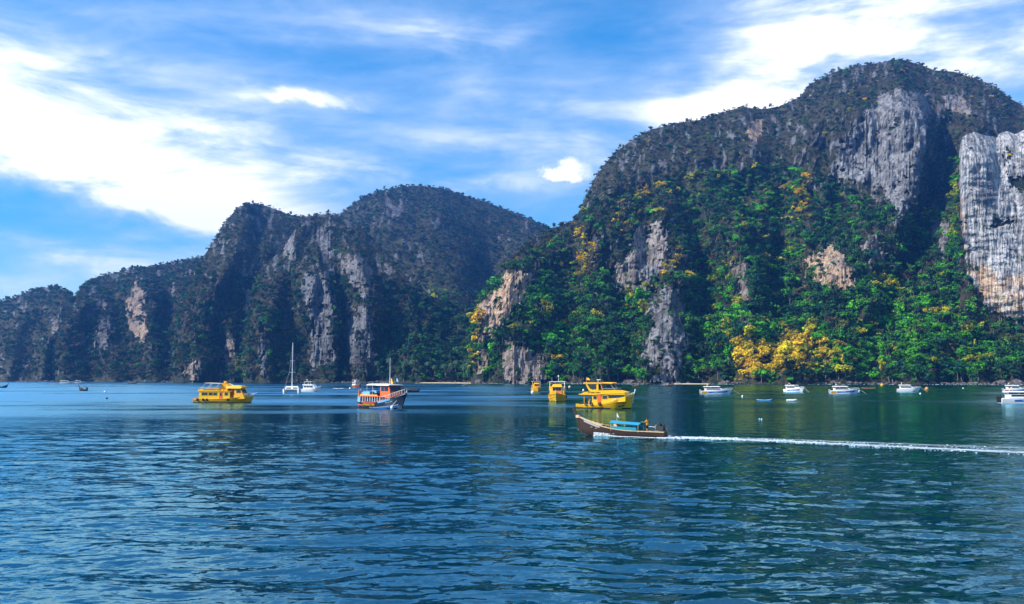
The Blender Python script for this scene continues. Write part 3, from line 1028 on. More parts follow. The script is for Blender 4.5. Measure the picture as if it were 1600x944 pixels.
ng = forest_nodes()
FLAB = dict(A=('mountain_forest', 'dense jungle and dry scrub covering the high right mountain'), W=('cliff_scrub', 'small shrubs clinging to the pale right cliff'),
            V=('valley_forest', 'dark jungle filling the valley behind the beach'), C=('spur_forest', 'trees covering the rocky spur around the dome and towers'),
            D=('hill_forest', 'dark forest covering the steep hill left of centre'), E=('ridge_forest', 'forest covering the long left ridge'),
            F=('headland_forest', 'hazy forest covering the farthest left headland'), B=('back_forest', 'forest covering the broad hill behind the valley'))
for i, s in enumerate(sets):
    m = ~single[off[i]:off[i + 1]]
    n = int(m.sum())
    me = bpy.data.meshes.new(FLAB[s['key']][0])
    me.vertices.add(n)
    me.vertices.foreach_set('co', s['P'][m].astype(np.float32).ravel())
    sc = s['sz'][m][:, None] * np.exp(rng.normal(size=(n, 3)) * np.array([0.22, 0.22, 0.16]))
    rot = np.stack([rng.normal(size=n) * 0.16, rng.normal(size=n) * 0.16, rng.random(n) * 6.28], -1)
    attr(me, 'kind_index', s['idx'][m].astype(np.int32), 'INT')
    attr(me, 'size', sc.astype(np.float32), 'FLOAT_VECTOR')
    attr(me, 'turn', rot.astype(np.float32), 'FLOAT_VECTOR')
    attr(me, 'tint', np.concatenate([s['tint'][m], np.ones((n, 1))], 1).astype(np.float32), 'FLOAT_COLOR')
    o = link(FLAB[s['key']][0], me)
    md = o.modifiers.new('scatter', 'NODES'); md.node_group = ng
    tag(o, FLAB[s['key']][1], 'forest', None, 'stuff')

# single trees: an empty at the foot, a trunk and a crown
MARKS = [(20, 'at the far left edge'), (215, 'below the long cliff scar'), (300, 'left of the long cruise boat'), (350, 'behind the long cruise boat'),
         (420, 'between cruise boat and catamaran'), (456, 'behind the catamaran mast'), (487, 'behind the motor yacht'), (522, 'right of the motor yacht'),
         (556, 'behind the brown tour boat'), (600, 'behind the dive boat'), (640, 'right of the dive boat'), (680, 'behind the valley beach'), (727, 'behind the valley longtail'),
         (780, 'beside the pitted cliff'), (838, 'behind the farthest yellow boat'), (870, 'behind the bow-on yellow boat'), (905, 'left of the flybridge boat'),
         (947, 'behind the flybridge boat'), (985, 'right of the flybridge boat'), (1030, 'beside the waterline cliff'), (1085, 'behind the short sand strip'),
         (1120, 'behind the leftmost speedboat'), (1160, 'left of the golden thicket'), (1195, 'above the blue kayak'), (1241, 'behind the end-on speedboat'),
         (1280, 'right of the end-on speedboat'), (1320, 'behind the second orange-sterned speedboat'), (1350, 'above the reddish kayak'), (1380, 'above the yellow buoy'),
         (1420, 'behind the plain speedboat'), (1449, 'above the orange buoy'), (1480, 'right of the orange buoy'), (1510, 'above the lone white buoy'),
         (1545, 'left of the edge speedboats'), (1580, 'behind the edge speedboats')]
mx_ = np.array([m[0] for m in MARKS])
SHAPES = ['broad'] * 4 + ['tall'] * 2 + ['bushy'] * 3 + ['thin'] * 2
ORD = ['first', 'second', 'third', 'fourth', 'fifth', 'sixth', 'seventh', 'eighth', 'ninth', 'tenth', 'eleventh', 'twelfth']


def tree_label(sp, px, z, idx):
    w = MARKS[int(np.argmin(np.abs(mx_ - px)))][1]
    tier = 'at the waterline' if z < 7 else ('on the lower slope' if z < 18 else ('on the middle slope' if z < 34 else 'on the upper slope'))
    return '%s %s tree %s %s' % (SPEC[sp], SHAPES[idx], tier, w)


made = []
for i, s in enumerate(sets):
    for j in np.nonzero(single[off[i]:off[i + 1]])[0]:
        k = ALLK[s['idx'][j]]
        t = bpy.data.objects.new('jungle_tree', None)
        col.objects.link(t)
        t.empty_display_size = 0.5
        t.location = s['P'][j]
        t.rotation_euler = (0, 0, random.random() * 6.28)
        q = float(s['sz'][j])
        t.scale = (q, q, q * random.uniform(0.9, 1.2))
        vx = 800 + FOC * s['P'][j][0] / s['P'][j][1]
        tag(t, None, 'tree', 'jungle trees along the shore')
        made.append((tree_label(s['sp'][j], vx, s['P'][j][2], s['idx'][j]), vx, t))
        c = link('crown', k.crown, t)
        c['tint'] = [float(v) for v in s['tint'][j]] + [1.0]
        link('trunk', k.trunk, t)
same = {}
for lab, vx, t in made: same.setdefault(lab, []).append((vx, t))
for lab, ts in same.items():
    ts.sort(key=lambda q: q[0])
    for n_, (vx, t) in enumerate(ts):
        t['label'] = lab if len(ts) == 1 else '%s, %s from left' % (lab, ORD[min(n_, 11)])

# palms behind the valley beach
palm = make_palm(5)
PALMS = [(612, 588, 1012, 4.6), (628, 590, 1006, 4.2), (655, 588, 1010, 5.0), (676, 590, 1004, 4.6), (690, 585, 1015, 5.2), (706, 590, 1003, 4.4),
         (722, 588, 1000, 4.8), (735, 586, 998, 4.4), (642, 582, 1022, 5.0), (668, 578, 1030, 5.0), (714, 576, 1025, 5.2), (590, 589, 1030, 4.4)]
PALMS = [(a + random.uniform(-7, 7), b - random.uniform(0, 14), c + random.uniform(-5, 25), q * random.uniform(0.75, 1.15)) for a, b, c, q in PALMS]
PALMS.sort()
for n_, (px, py, d, q) in enumerate(PALMS):
    t = bpy.data.objects.new('palm_tree', None)
    col.objects.link(t)
    p = at(px, py, d); t.location = (p[0], p[1], 2.0 + (594 - py) * 0.7)
    t.rotation_euler = (0, 0, random.random() * 6.28)
    t.scale = (q, q, q * random.uniform(0.9, 1.15))
    tag(t, 'slender palm tree behind the valley beach, %s palm from the left' % ORD[n_], 'palm tree', 'palms behind the valley beach')
    c = link('crown', palm.crown, t)
    c['tint'] = [0.035, 0.085, 0.035, 1.0]
    link('trunk', palm.trunk, t)

# ------------------------------------------------------------------ the sea
d0_all = pw([(-400, 1330), (90, 1250), (250, 1180), (420, 1120), (520, 1065), (600, 1050), (700, 1010), (736, 985), (800, 945), (900, 915), (1000, 890), (1150, 865), (1300, 845), (1450, 825), (1600, 805), (2000, 780)])


def build_sea():
    NRW, NCL = 640, 980
    pxs = np.concatenate([np.linspace(-520, -14, 80), np.linspace(-12, 1612, 820), np.linspace(1614, 2120, 80)])
    # rows: even steps in the picture near the boat, so the ripples keep their detail everywhere
    inv = np.linspace(1 / 19.0, 1 / 1320.0, NRW)
    Y = 1 / inv
    X = (pxs[None, :] - 800) / FOC * Y[:, None]
    YY = np.broadcast_to(Y[:, None], X.shape)
    spx = np.abs(np.gradient(Y))[:, None]
    g = np.random.default_rng(21)
    Zz = np.zeros(X.shape)
    wx = X + 1.6 * pn(X / 9, YY / 9, 1.5); wy = YY + 1.6 * pn(X / 9, YY / 9, 7.5)
    for i in range(64):
        lam = 0.6 * (6.5 / 0.6) ** (g.random() ** 0.95)
        th = R(88) + g.normal() * 0.42                # crests lie across the view
        amp = 0.0030 * lam ** 1.05 * (0.6 + 0.8 * g.random())
        k = 2 * math.pi / lam
        ph = g.random() * 6.28
        fade = np.clip((lam / np.maximum(spx, 1e-3) - 2.2) / 2.5, 0, 1)
        if fade.max() <= 0: continue
        arg = k * (wx * math.cos(th) + wy * math.sin(th)) + ph
        gust = 0.65 + 0.7 * pn(X / 30 + i, YY / 40, i * 0.37)
        s = np.sin(arg)
        Zz += amp * fade * gust * (s + 0.25 * np.cos(2 * arg))
    # calmer and rougher patches
    Zz *= np.clip(0.95 + 0.5 * pn(X / 45, YY / 70, 4.2), 0.4, 1.5)
    edge = np.clip(np.minimum((pxs + 520) / 300, (2120 - pxs) / 300), 0, 1)[None, :]
    Zz *= edge * np.clip(np.minimum((YY - 19.0) / 5.0, (1320 - YY) / 60), 0, 1)
    V = np.stack([X, YY, Zz], -1).reshape(-1, 3)
    idx = np.arange(NRW * NCL).reshape(NRW, NCL)
    F = np.stack([idx[:-1, :-1], idx[:-1, 1:], idx[1:, 1:], idx[1:, :-1]], -1).reshape(-1, 4)
    me = mesh_np('sea', V, F, M['water'], True)
    dist = d0_all(pxs)[None, :] - YY
    sh = np.clip(1 - dist / np.interp(pxs, [-200, 300, 700, 1000, 1300, 1800], [60, 120, 200, 160, 190, 170])[None, :], 0, 1) ** 2.2
    sh = sh * (0.6 + 0.5 * fbm(X / 60, YY / 40, 2.2, 3))
    attr(me, 'shallow', np.clip(sh, 0, 1).astype(np.float32))
    mic = np.clip((YY - 70) / 170.0, 0, 1) ** 0.9
    mic = mic * np.interp(pxs, [0, 500, 900, 1200, 1600], [1.3, 1.2, 0.85, 0.62, 0.7])[None, :]      # the high mountain shelters the right side
    attr(me, 'micro', mic.astype(np.float32))
    o = link('sea', me)
    tag(o, 'rippled blue green bay water', None, None, 'structure')
    # the rest of the bay, outside the rippled sheet
    S = 3300.0
    yb = np.concatenate([[19.0], np.linspace(40, 1320, 60)])
    V2, F2 = [], []
    for side, pe in ((-1, pxs[0]), (1, pxs[-1])):
        b0 = len(V2)
        for y_ in yb:
            V2 += [((pe - 800) / FOC * y_, y_, 0.0), (side * S, y_, 0.0)]
        for i in range(len(yb) - 1):
            q = [b0 + 2 * i, b0 + 2 * i + 1, b0 + 2 * i + 3, b0 + 2 * i + 2]
            F2.append(q if side > 0 else q[::-1])
    for y0_, y1_ in ((-500.0, 19.0), (1320.0, S)):
        b0 = len(V2)
        V2 += [(-S, y0_, 0), (S, y0_, 0), (S, y1_, 0), (-S, y1_, 0)]
        F2.append([b0, b0 + 1, b0 + 2, b0 + 3])
    me2 = mesh_np('outer_sea', V2, F2, M['water'], False)
    mic2 = np.clip((np.array([v[1] for v in V2]) - 70) / 170.0, 0, 1) ** 0.9
    attr(me2, 'micro', mic2.astype(np.float32))
    o2 = link('outer_sea', me2)
    tag(o2, 'open bay water', None, None, 'structure')
    return lambda x, y: 0.0


build_sea()


def strip(name, pts, zf, mat, w, label, kind, cat=None):
    """low bank along the shore: rows from the sea up the slope"""
    px = np.arange(pts[0][0], pts[-1][0] + 1, 2.0)
    wd = pw(pts)(px)
    d = d0_all(px)
    rows = []
    prof = [(-1.0, -0.6), (0.0, 0.15), (0.5, 0.9), (1.0, 1.5), (1.6, 1.6), (2.4, 0.2)]
    for q, z in prof:
        dd = d - 26 + (q * wd) + pn(px / 14, q, 3.0) * 3
        x = (px - 800) / FOC * dd
        rows.append(np.stack([x, dd, z * zf + pn(px / 9, q * 4, 1.0) * 0.12], -1))
    V = np.stack(rows); nr, nc = V.shape[:2]
    idx = np.arange(nr * nc).reshape(nr, nc)
    F = np.stack([idx[:-1, :-1], idx[:-1, 1:], idx[1:, 1:], idx[1:, :-1]], -1).reshape(-1, 4)
    o = link(name, mesh_np(name, V.reshape(-1, 3), F, mat))
    tag(o, label, cat, None, kind)
    return o


strip('beach', [(648, 3), (664, 8), (700, 14), (722, 10), (736, 2)], 0.45, M['sand'], 1, 'narrow strip of pale sand at the mouth of the valley', 'structure')
strip('beach', [(1052, 2), (1066, 7), (1084, 8), (1100, 4), (1106, 2)], 0.4, M['sand'], 1, 'short strip of golden sand below the waterline cliff', 'structure')


def shore_rubble():
    """dark broken rock along the whole waterline, one mass"""
    g = np.random.default_rng(5)
    bm = bmesh.new()
    bmesh.ops.create_icosphere(bm, subdivisions=1, radius=1.0)
    base = np.array([v.co[:] for v in bm.verts]); bf = np.array([[v.index for v in f.verts] for f in bm.faces])
    bm.free()
    V, F = [], []
    n = 0
    for i in range(2300):
        px = g.uniform(-60, 1660)
        if (655 < px < 740 or 1062 < px < 1125) and g.random() < 0.85: continue
        d = d0_all(px) - g.uniform(0, 16)
        s = g.uniform(0.5, 1.9) * (1.6 if g.random() < 0.1 else 1)
        b = base * (0.75 + 0.5 * g.random((len(base), 3))) * np.array([s * g.uniform(0.8, 1.9), s, s * g.uniform(0.5, 1.0)])
        b = b + np.array([(px - 800) / FOC * d, d, g.uniform(-0.4, 1.2)])
        V.append(b); F.append(bf + n); n += len(b)
    o = link('shore_rubble', mesh_np('shore_rubble', np.concatenate(V), np.concatenate(F), M['boulder'], False))
    tag(o, 'dark broken rock along the waterline under the trees', 'rubble', None, 'stuff')
    # the boulders one can tell apart
    spots_ = [(984, 598, 5.5, 'brown boulder at the waterline just right of the yellow flybridge boat'), (940, 598, 4.0, 'dark boulder behind the yellow flybridge boat'),
              (1000, 599, 3.6, 'low grey boulder left of the waterline cliff'), (1128, 598, 3.4, 'grey boulder at the right end of the short sand strip'),
              (1300, 598, 3.2, 'dark boulder left of the second orange-sterned speedboat'), (1452, 598, 3.4, 'low flat boulder above the orange buoy'),
              (1560, 597, 4.5, 'flat grey boulder near the right edge of the shore'), (1585, 596, 5.0, 'large dark boulder behind the right edge speedboats'),
              (748, 597, 4.2, 'dark boulder at the right end of the valley beach'), (330, 596, 3.6, 'dark boulder behind the canopy of the long cruise boat')]
    for px, py, s, lab in spots_:
        b = base * (0.75 + 0.5 * g.random((len(base), 3)))
        bm = bmesh.new()
        vs_ = [bm.verts.new(p) for p in b]
        for f in bf: bm.faces.new([vs_[q] for q in f])
        bmesh.ops.subdivide_edges(bm, edges=bm.edges[:], cuts=2, use_grid_fill=True, smooth=0.4)
        for v in bm.verts:
            nn = float(fbm(v.co.x * 2, v.co.y * 2, v.co.z * 2 + px, 3)) * 0.13
            v.co *= 1 + nn
        me = bpy.data.meshes.new('boulder'); bm.to_mesh(me); bm.free(); me.materials.append(M['boulder'])
        d = float(d0_all(px)) - 10
        o = link('boulder', me, None, ((px - 800) / FOC * d, d, s * 0.3))
        o.scale = (s * 1.4, s, s * 0.75)
        tag(o, lab, 'boulder', 'boulders along the shore')


shore_rubble()


def foam_patch(name, P, sizes, label, cat):
    """broken foam: many small low flecks lying on the water"""
    g = np.random.default_rng(9)
    V, F = [], []
    n = 0
    for p, s in zip(P, sizes):
        k = 7
        a = np.arange(k) / k * 2 * math.pi + g.random() * 6
        r = s * (0.6 + 0.7 * g.random(k))
        ring = np.stack([p[0] + np.cos(a) * r * 1.5, p[1] + np.sin(a) * r * 0.8, np.full(k, p[2])], -1)
        top = np.stack([p[0] + np.cos(a) * r * 1.0, p[1] + np.sin(a) * r * 0.5, np.full(k, p[2] + s * 0.28 + 0.02)], -1)
        V += [ring, top, np.array([[p[0], p[1], p[2] + s * 0.34 + 0.03]])]
        for i in range(k):
            j = (i + 1) % k
            F += [[n + i, n + j, n + k + j], [n + i, n + k + j, n + k + i], [n + k + i, n + k + j, n + 2 * k]]
        n += 2 * k + 1
    o = link(name, mesh_np(name, np.concatenate(V), np.array(F), M['foam']))
    tag(o, label, cat, None, 'stuff')
    return o


def build_foam():
    g = np.random.default_rng(13)
    # wash along the shore
    P, S = [], []
    for i in range(2600):
        px = g.uniform(-40, 1660)
        dens = 0.5 + pn(px / 30, 0.3, 2.0)
        if g.random() > dens * 0.7 + np.interp(px, [200, 420, 640, 760, 1000, 1150], [0.1, -0.2, 0.1, 0.4, 0.4, 0.0]): continue
        d = float(d0_all(px)) - g.uniform(24, 33) + 5
        P.append(((px - 800) / FOC * d, d, 0.05)); S.append(g.uniform(0.2, 0.55))
    foam_patch('shore_surf', P, S, 'thin line of white wash along the shore', 'surf')


build_foam()

# ------------------------------------------------------------------ haze over the bay
def build_haze():
    m, n = material('haze_air')
    pv = n.n('ShaderNodeVolumePrincipled')
    pv.inputs['Color'].default_value = (0.09, 0.37, 1.0, 1)
    pv.inputs['Density'].default_value = 0.00016
    pv.inputs['Anisotropy'].default_value = 0.6
    o = n.n('ShaderNodeOutputMaterial')
    n.put(o.inputs['Volume'], pv.outputs[0])
    x0, x1, y0, y1, z0, z1 = -3400, 3400, -600, 3400, -6.5, 620
    V = [(x, y, z) for z in (z0, z1) for y in (y0, y1) for x in (x0, x1)]
    F = [(0, 2, 3, 1), (4, 5, 7, 6), (0, 1, 5, 4), (2, 6, 7, 3), (0, 4, 6, 2), (1, 3, 7, 5)]
    o = link('haze', mesh_np('haze', V, F, m, False))
    tag(o, 'thin blue sea haze over the whole bay', 'haze', None, 'stuff')


build_haze()

# ------------------------------------------------------------------ boats and floating things
PT = dict(
    yellow=mat_paint('yellow_paint', (0.90, 0.485, 0.004), 0.38, 0.12, 1.2, dirt=(0.5, 0.26, 0.02)),
    amber=mat_paint('amber_paint', (0.84, 0.40, 0.006), 0.42, 0.2, 1.2, dirt=(0.3, 0.13, 0.02)),
    orange=mat_paint('orange_paint', (0.80, 0.13, 0.02), 0.42, 0.2, 1.5),
    coral=mat_paint('coral_paint', (0.78, 0.22, 0.10), 0.45, 0.25, 1.5),
    white=mat_paint('white_gelcoat', (0.84, 0.84, 0.83), 0.28, 0.12, 1.5, dirt=(0.45, 0.42, 0.36)),
    cream=mat_paint('cream_paint', (0.72, 0.60, 0.40), 0.45, 0.2, 1.5),
    grey=mat_paint('grey_paint', (0.34, 0.35, 0.37), 0.5, 0.2, 1.5),
    navy=mat_paint('navy_paint', (0.012, 0.022, 0.055), 0.35, 0.15, 1.2, dirt=(0.07, 0.06, 0.05)),
    blue=mat_paint('blue_paint', (0.03, 0.17, 0.52), 0.38, 0.15, 1.5),
    sky=mat_paint('light_blue_paint', (0.16, 0.46, 0.78), 0.42, 0.15, 1.5),
    tarp=mat_paint('blue_tarpaulin', (0.025, 0.24, 0.42), 0.7, 0.15, 1.0, 0.2, dirt=(0.10, 0.30, 0.42)),
    teal=mat_paint('teal_cloth', (0.02, 0.27, 0.36), 0.8, 0.15, 1.0, 0.2, dirt=(0.03, 0.15, 0.2)),
    wood=mat_paint('weathered_wood', (0.042, 0.022, 0.016), 0.6, 0.5, 1.5, 0.25, dirt=(0.04, 0.025, 0.02)),
    palewood=mat_paint('pale_wood', (0.56, 0.42, 0.24), 0.6, 0.35, 1.5, 0.25, dirt=(0.22, 0.14, 0.08)),
    brown=mat_paint('brown_paint', (0.32, 0.085, 0.03), 0.5, 0.2, 1.5),
    black=mat_paint('black_metal', (0.016, 0.016, 0.018), 0.45, 0.2, 3),
    rubber=mat_paint('tyre_rubber', (0.022, 0.020, 0.020), 0.85, 0.2, 4, 0.15),
    steel=mat_paint('steel_tube', (0.62, 0.63, 0.65), 0.3, 0.1, 3, 0.6),
    letter=mat_paint('brown_lettering', (0.16, 0.05, 0.01), 0.6, 0.1, 2),
    pale=mat_paint('white_lettering', (0.75, 0.76, 0.78), 0.6, 0.1, 2),
    red=mat_paint('red_paint', (0.62, 0.03, 0.03), 0.45, 0.15, 2),
    buoy=mat_paint('orange_buoy', (0.85, 0.24, 0.05), 0.5, 0.2, 2),
    skin=mat_paint('skin', (0.34, 0.17, 0.10), 0.55, 0.05, 6, 0.3, dirt=(0.26, 0.12, 0.08)),
    shirt=mat_paint('yellow_cloth', (0.80, 0.42, 0.01), 0.85, 0.1, 5, 0.15, dirt=(0.5, 0.26, 0.02)),
    shorts=mat_paint('dark_cloth', (0.02, 0.022, 0.035), 0.9, 0.1, 5, 0.1),
    hair=mat_paint('black_hair', (0.012, 0.010, 0.009), 0.6, 0.0, 8, 0.3),
    scarf=mat_paint('ribbon_cloth', (0.80, 0.50, 0.30), 0.8, 0.1, 5, 0.1),
)


def mat_glass():
    m, n = material('dark_window_glass')
    g = n.n('ShaderNodeTexCoord').outputs['Object']
    f = n.noise(g, 1.5, 2, 0.5)
    finish(n, n.mix(f, (0.010, 0.014, 0.02), (0.03, 0.04, 0.05)), 0.06, 0.6)
    return m


PT['glass'] = mat_glass()


class MB:
    def __init__(s):
        s.v, s.f = [], []
    def add(s, V, F):
        b = len(s.v)
        s.v += [tuple(map(float, p)) for p in V]
        s.f += [tuple(i + b for i in q) for q in F]
        return s
    def box(s, x0, x1, y0, y1, z0, z1):
        V = [(x, y, z) for z in (z0, z1) for y in (y0, y1) for x in (x0, x1)]
        return s.add(V, [(0, 2, 3, 1), (4, 5, 7, 6), (0, 1, 5, 4), (2, 6, 7, 3), (0, 4, 6, 2), (1, 3, 7, 5)])
    def prism(s, prof, y0, y1, y0t=None, y1t=None):
        """side outline (x, z) extruded across the beam; top may be narrower"""
        zs = [p[1] for p in prof]; za, zb = min(zs), max(zs)
        y0t = y0 if y0t is None else y0t; y1t = y1 if y1t is None else y1t
        n = len(prof)
        V = []
        for a, b in ((y0, y0t), (y1, y1t)):
            for x, z in prof:
                q = (z - za) / max(1e-6, zb - za)
                V.append((x, a + (b - a) * q, z))
        F = [tuple(range(n - 1, -1, -1)), tuple(range(n, 2 * n))]
        F += [(i, (i + 1) % n, n + (i + 1) % n, n + i) for i in range(n)]
        return s.add(V, F)
    def tube(s, pts, r, n=6, r2=None):
        pts = [Vector(p) for p in pts]
        V, F = [], []
        for i, p in enumerate(pts):
            d = (pts[min(i + 1, len(pts) - 1)] - pts[max(i - 1, 0)]).normalized()
            u = d.cross(Vector((0.31, 0.22, 0.92)))
            if u.length < 1e-3: u = d.cross(Vector((1, 0, 0)))
            u.normalize(); w = d.cross(u)
            rr = r if r2 is None else r + (r2 - r) * i / (len(pts) - 1)
            for k in range(n):
                a = 2 * math.pi * k / n
                V.append(p + (u * math.cos(a) + w * math.sin(a)) * rr)
        for i in range(len(pts) - 1):
            for k in range(n):
                F.append((i * n + k, i * n + (k + 1) % n, (i + 1) * n + (k + 1) % n, (i + 1) * n + k))
        F.append(tuple(range(n - 1, -1, -1))); F.append(tuple(range((len(pts) - 1) * n, len(pts) * n)))
        return s.add(V, F)
    def ring(s, c, R_, r, axis='y', n=14, k=7):
        V, F = [], []
        for i in range(n):
            a = 2 * math.pi * i / n
            for j in range(k):
                b = 2 * math.pi * j / k
                q = R_ + r * math.cos(b)
                p = (q * math.cos(a), r * math.sin(b), q * math.sin(a)) if axis == 'y' else (r * math.sin(b), q * math.cos(a), q * math.sin(a))
                V.append((c[0] + p[0], c[1] + p[1], c[2] + p[2]))
        for i in range(n):
            for j in range(k):
                F.append((i * k + j, i * k + (j + 1) % k, ((i + 1) % n) * k + (j + 1) % k, ((i + 1) % n) * k + j))
        return s.add(V, F)
    def ball(s, c, rx, ry, rz, n=10, m=7):
        V = [(c[0], c[1], c[2] - rz)]
        for j in range(1, m):
            t = math.pi * j / m
            for i in range(n):
                a = 2 * math.pi * i / n
                V.append((c[0] + rx * math.sin(t) * math.cos(a), c[1] + ry * math.sin(t) * math.sin(a), c[2] - rz * math.cos(t)))
        V.append((c[0], c[1], c[2] + rz))
        F = [(0, 1 + (i + 1) % n, 1 + i) for i in range(n)]
        for j in range(m - 2):
            for i in range(n):
                a, b = 1 + j * n + i, 1 + j * n + (i + 1) % n
                F.append((a, b, b + n, a + n))
        t = len(V) - 1; b0 = 1 + (m - 2) * n
        F += [(b0 + i, b0 + (i + 1) % n, t) for i in range(n)]
        return s.add(V, F)
    def loft(s, secs, closed=False, cap=True):
        n = len(secs[0])
        V = [p for q in secs for p in q]
        F = []
        m = n if closed else n - 1
        for i in range(len(secs) - 1):
            for k in range(m):
                F.append((i * n + k, i * n + (k + 1) % n, (i + 1) * n + (k + 1) % n, (i + 1) * n + k))
        if cap:
            F.append(tuple(range(n - 1, -1, -1))); F.append(tuple(range((len(secs) - 1) * n, len(secs) * n)))
        return s.add(V, F)
    def panel(s, pts, y, t, side):
        """flat plate with outline (x, z) lying on a side wall, standing t proud of it"""
        a, b = (y, y + t) if side > 0 else (y - t, y)
        return s.prism(pts, a, b)
    def glyphs(s, x0, x1, z0, h, y, side, seed):
        """a worn painted line of letters too small to read: broken strokes standing 1 cm proud"""
        g = random.Random(seed)
        x = x0
        while x < x1 - h * 0.4:
            w = h * g.uniform(0.35, 0.6)
            t = h * 0.2
            if g.random() < 0.14:
                x += w; continue
            st = g.choice(['l', 'r', 'o', 't', 'h'])
            bars = []
            if st in 'lroh': bars.append((x, x + t, z0, z0 + h))
            if st in 'oh': bars.append((x + w - t, x + w, z0, z0 + h))
            if st in 'ro': bars.append((x + t, x + w - t * (st == 'o'), z0 + h - t, z0 + h))
            if st in 'lo': bars.append((x + t, x + w - t * (st == 'o'), z0, z0 + t))
            if st == 'h': bars.append((x + t, x + w - t, z0 + h * 0.4, z0 + h * 0.4 + t))
            if st == 't': bars += [(x, x + w, z0 + h - t, z0 + h), (x + w / 2 - t / 2, x + w / 2 + t / 2, z0, z0 + h - t)]
            for a, b, c, d in bars:
                s.box(a, b, min(y, y + 0.012 * side), max(y, y + 0.012 * side), c, d)
            x += w + h * 0.16
        return s
    def build(s, name, mat, parent=None, smooth=False, loc=None):
        me = bpy.data.meshes.new(name)
        me.from_pydata(s.v, [], s.f)
        me.update()
        bm = bmesh.new(); bm.from_mesh(me); bmesh.ops.recalc_face_normals(bm, faces=bm.faces); bm.to_mesh(me); bm.free()
        me.materials.append(mat if not isinstance(mat, str) else PT[mat])
        if smooth:
            me.polygons.foreach_set('use_smooth', np.ones(len(me.polygons), bool))
            me.set_sharp_from_angle(angle=R(38))
        return link(name, me, parent, loc)


def sm(t):
    t = max(0.0, min(1.0, t)); return t * t * (3 - 2 * t)


class Hull:
    """hull form: sheer heights at stern / middle / bow, raked stem, optional flare"""
    def __init__(s, L, B, zs, zm, zb, rake=1.0, taper=0.5, stern=0.9, draft=0.6, flare=0.82, bowp=0.65):
        s.__dict__.update(locals())
    def hb(s, u):
        b = s.B / 2 * (s.stern + (1 - s.stern) * sm(u / 0.35))
        if u > 1 - s.taper:
            q = (u - (1 - s.taper)) / s.taper
            b *= max(0.02, (1 - q ** 2.1)) ** s.bowp
        return b
    def zsheer(s, u):
        return s.zs * (1 - u) * (1 - 2 * u) + 4 * s.zm * u * (1 - u) + s.zb * u * (2 * u - 1)
    def xs(s, u, f):
        """f: 0 keel .. 1 sheer"""
        return -s.L / 2 + s.L * u - s.rake * (1 - f) * sm((u - 0.55) / 0.45)
    def section(s, u, y0=0.0, z_off=0.0, out=0.0):
        b, zt = s.hb(u), s.zsheer(u) + z_off
        q = sm((u - 0.6) / 0.4)
        P = []
        for f, w in ((1.0, 1.0), (0.78, 0.97), (0.5, s.flare + 0.08), (0.25, s.flare), (0.1, s.flare * 0.6)):
            ww = w * (1 - q * (1 - f) * 0.45)
            P.append((s.xs(u, f), b * ww + out, -s.draft + (zt + s.draft) * f))
        kz = -s.draft
        ring = P + [(s.xs(u, 0.0), 0.0, kz)] + [(x, -y, z) for x, y, z in reversed(P)]
        return ring
    def shell(s, n=22):
        mb = MB()
        us = [i / n for i in range(n + 1)]
        mb.loft([s.section(u) for u in us], cap=True)
        return mb
    def deck(s, drop=0.25, n=22):
        mb = MB()
        rows = []
        for i in range(n + 1):
            u = i / n
            z = s.zsheer(u); b = s.hb(u)
            x = s.xs(u, 1.0)
            rows.append([(x, b, z), (x, b * 0.93, z + 0.01), (x, b * 0.92, z - drop), (x, 0, z - drop + 0.05), (x, -b * 0.92, z - drop), (x, -b * 0.93, z + 0.01), (x, -b, z)])
        mb.loft(rows, cap=False)
        return mb
    def band(s, f0, f1, u0, u1, out=0.03, n=18, sides=(1, -1)):
        """painted strake lying on the hull between two heights"""
        mb = MB()
        for sd in sides:
            rows = []
            for i in range(n + 1):
                u = u0 + (u1 - u0) * i / n
                sec = s.section(u)[:6]
                fs = [1.0, 0.78, 0.5, 0.25, 0.1, 0.0]
                def pt(f):
                    for k in range(5):
                        if fs[k] >= f >= fs[k + 1]:
                            q = (fs[k] - f) / (fs[k] - fs[k + 1])
                            return [sec[k][c] * (1 - q) + sec[k + 1][c] * q for c in range(3)]
                a, b = pt(f1), pt(f0)
                rows.append([(a[0], (a[1] - 0.01) * sd, a[2]), (a[0], (a[1] + out) * sd, a[2]), (b[0], (b[1] + out) * sd, b[2]), (b[0], (b[1] - 0.01) * sd, b[2])])
            mb.loft(rows, closed=True, cap=True)
        return mb
    def waterline(s, z0, z1, out=0.02, n=26):
        """level stripe painted just above the water"""
        mb = MB()
        for sd in (1, -1):
            rows = []
            for i in range(n + 1):
                sec = s.section(i / n)[:6]
                def pt(z):
                    for k in range(5):
                        if sec[k][2] >= z >= sec[k + 1][2]:
                            q = (sec[k][2] - z) / (sec[k][2] - sec[k + 1][2])
                            return [sec[k][c] * (1 - q) + sec[k + 1][c] * q for c in range(3)]
                    return list(sec[0])
                a, b = pt(z1), pt(z0)
                rows.append([(a[0], (a[1] - 0.01) * sd, a[2]), (a[0], (a[1] + out) * sd, a[2]), (b[0], (b[1] + out) * sd, b[2]), (b[0], (b[1] - 0.01) * sd, b[2])])
            mb.loft(rows, closed=True, cap=True)
        return mb
    def rail(s, u0, u1, h, r=0.02, posts=6, inset=0.06):
        mb = MB()
        for sd in (1, -1):
            pts = []
            for i in range(posts + 1):
                u = u0 + (u1 - u0) * i / posts
                p = (s.xs(u, 1.0), (max(0.02, s.hb(u) - inset)) * sd, s.zsheer(u))
                pts.append((p[0], p[1], p[2] + h))
                mb.tube([p, (p[0], p[1], p[2] + h)], r, 5)
            mb.tube(pts, r, 5)
        return mb


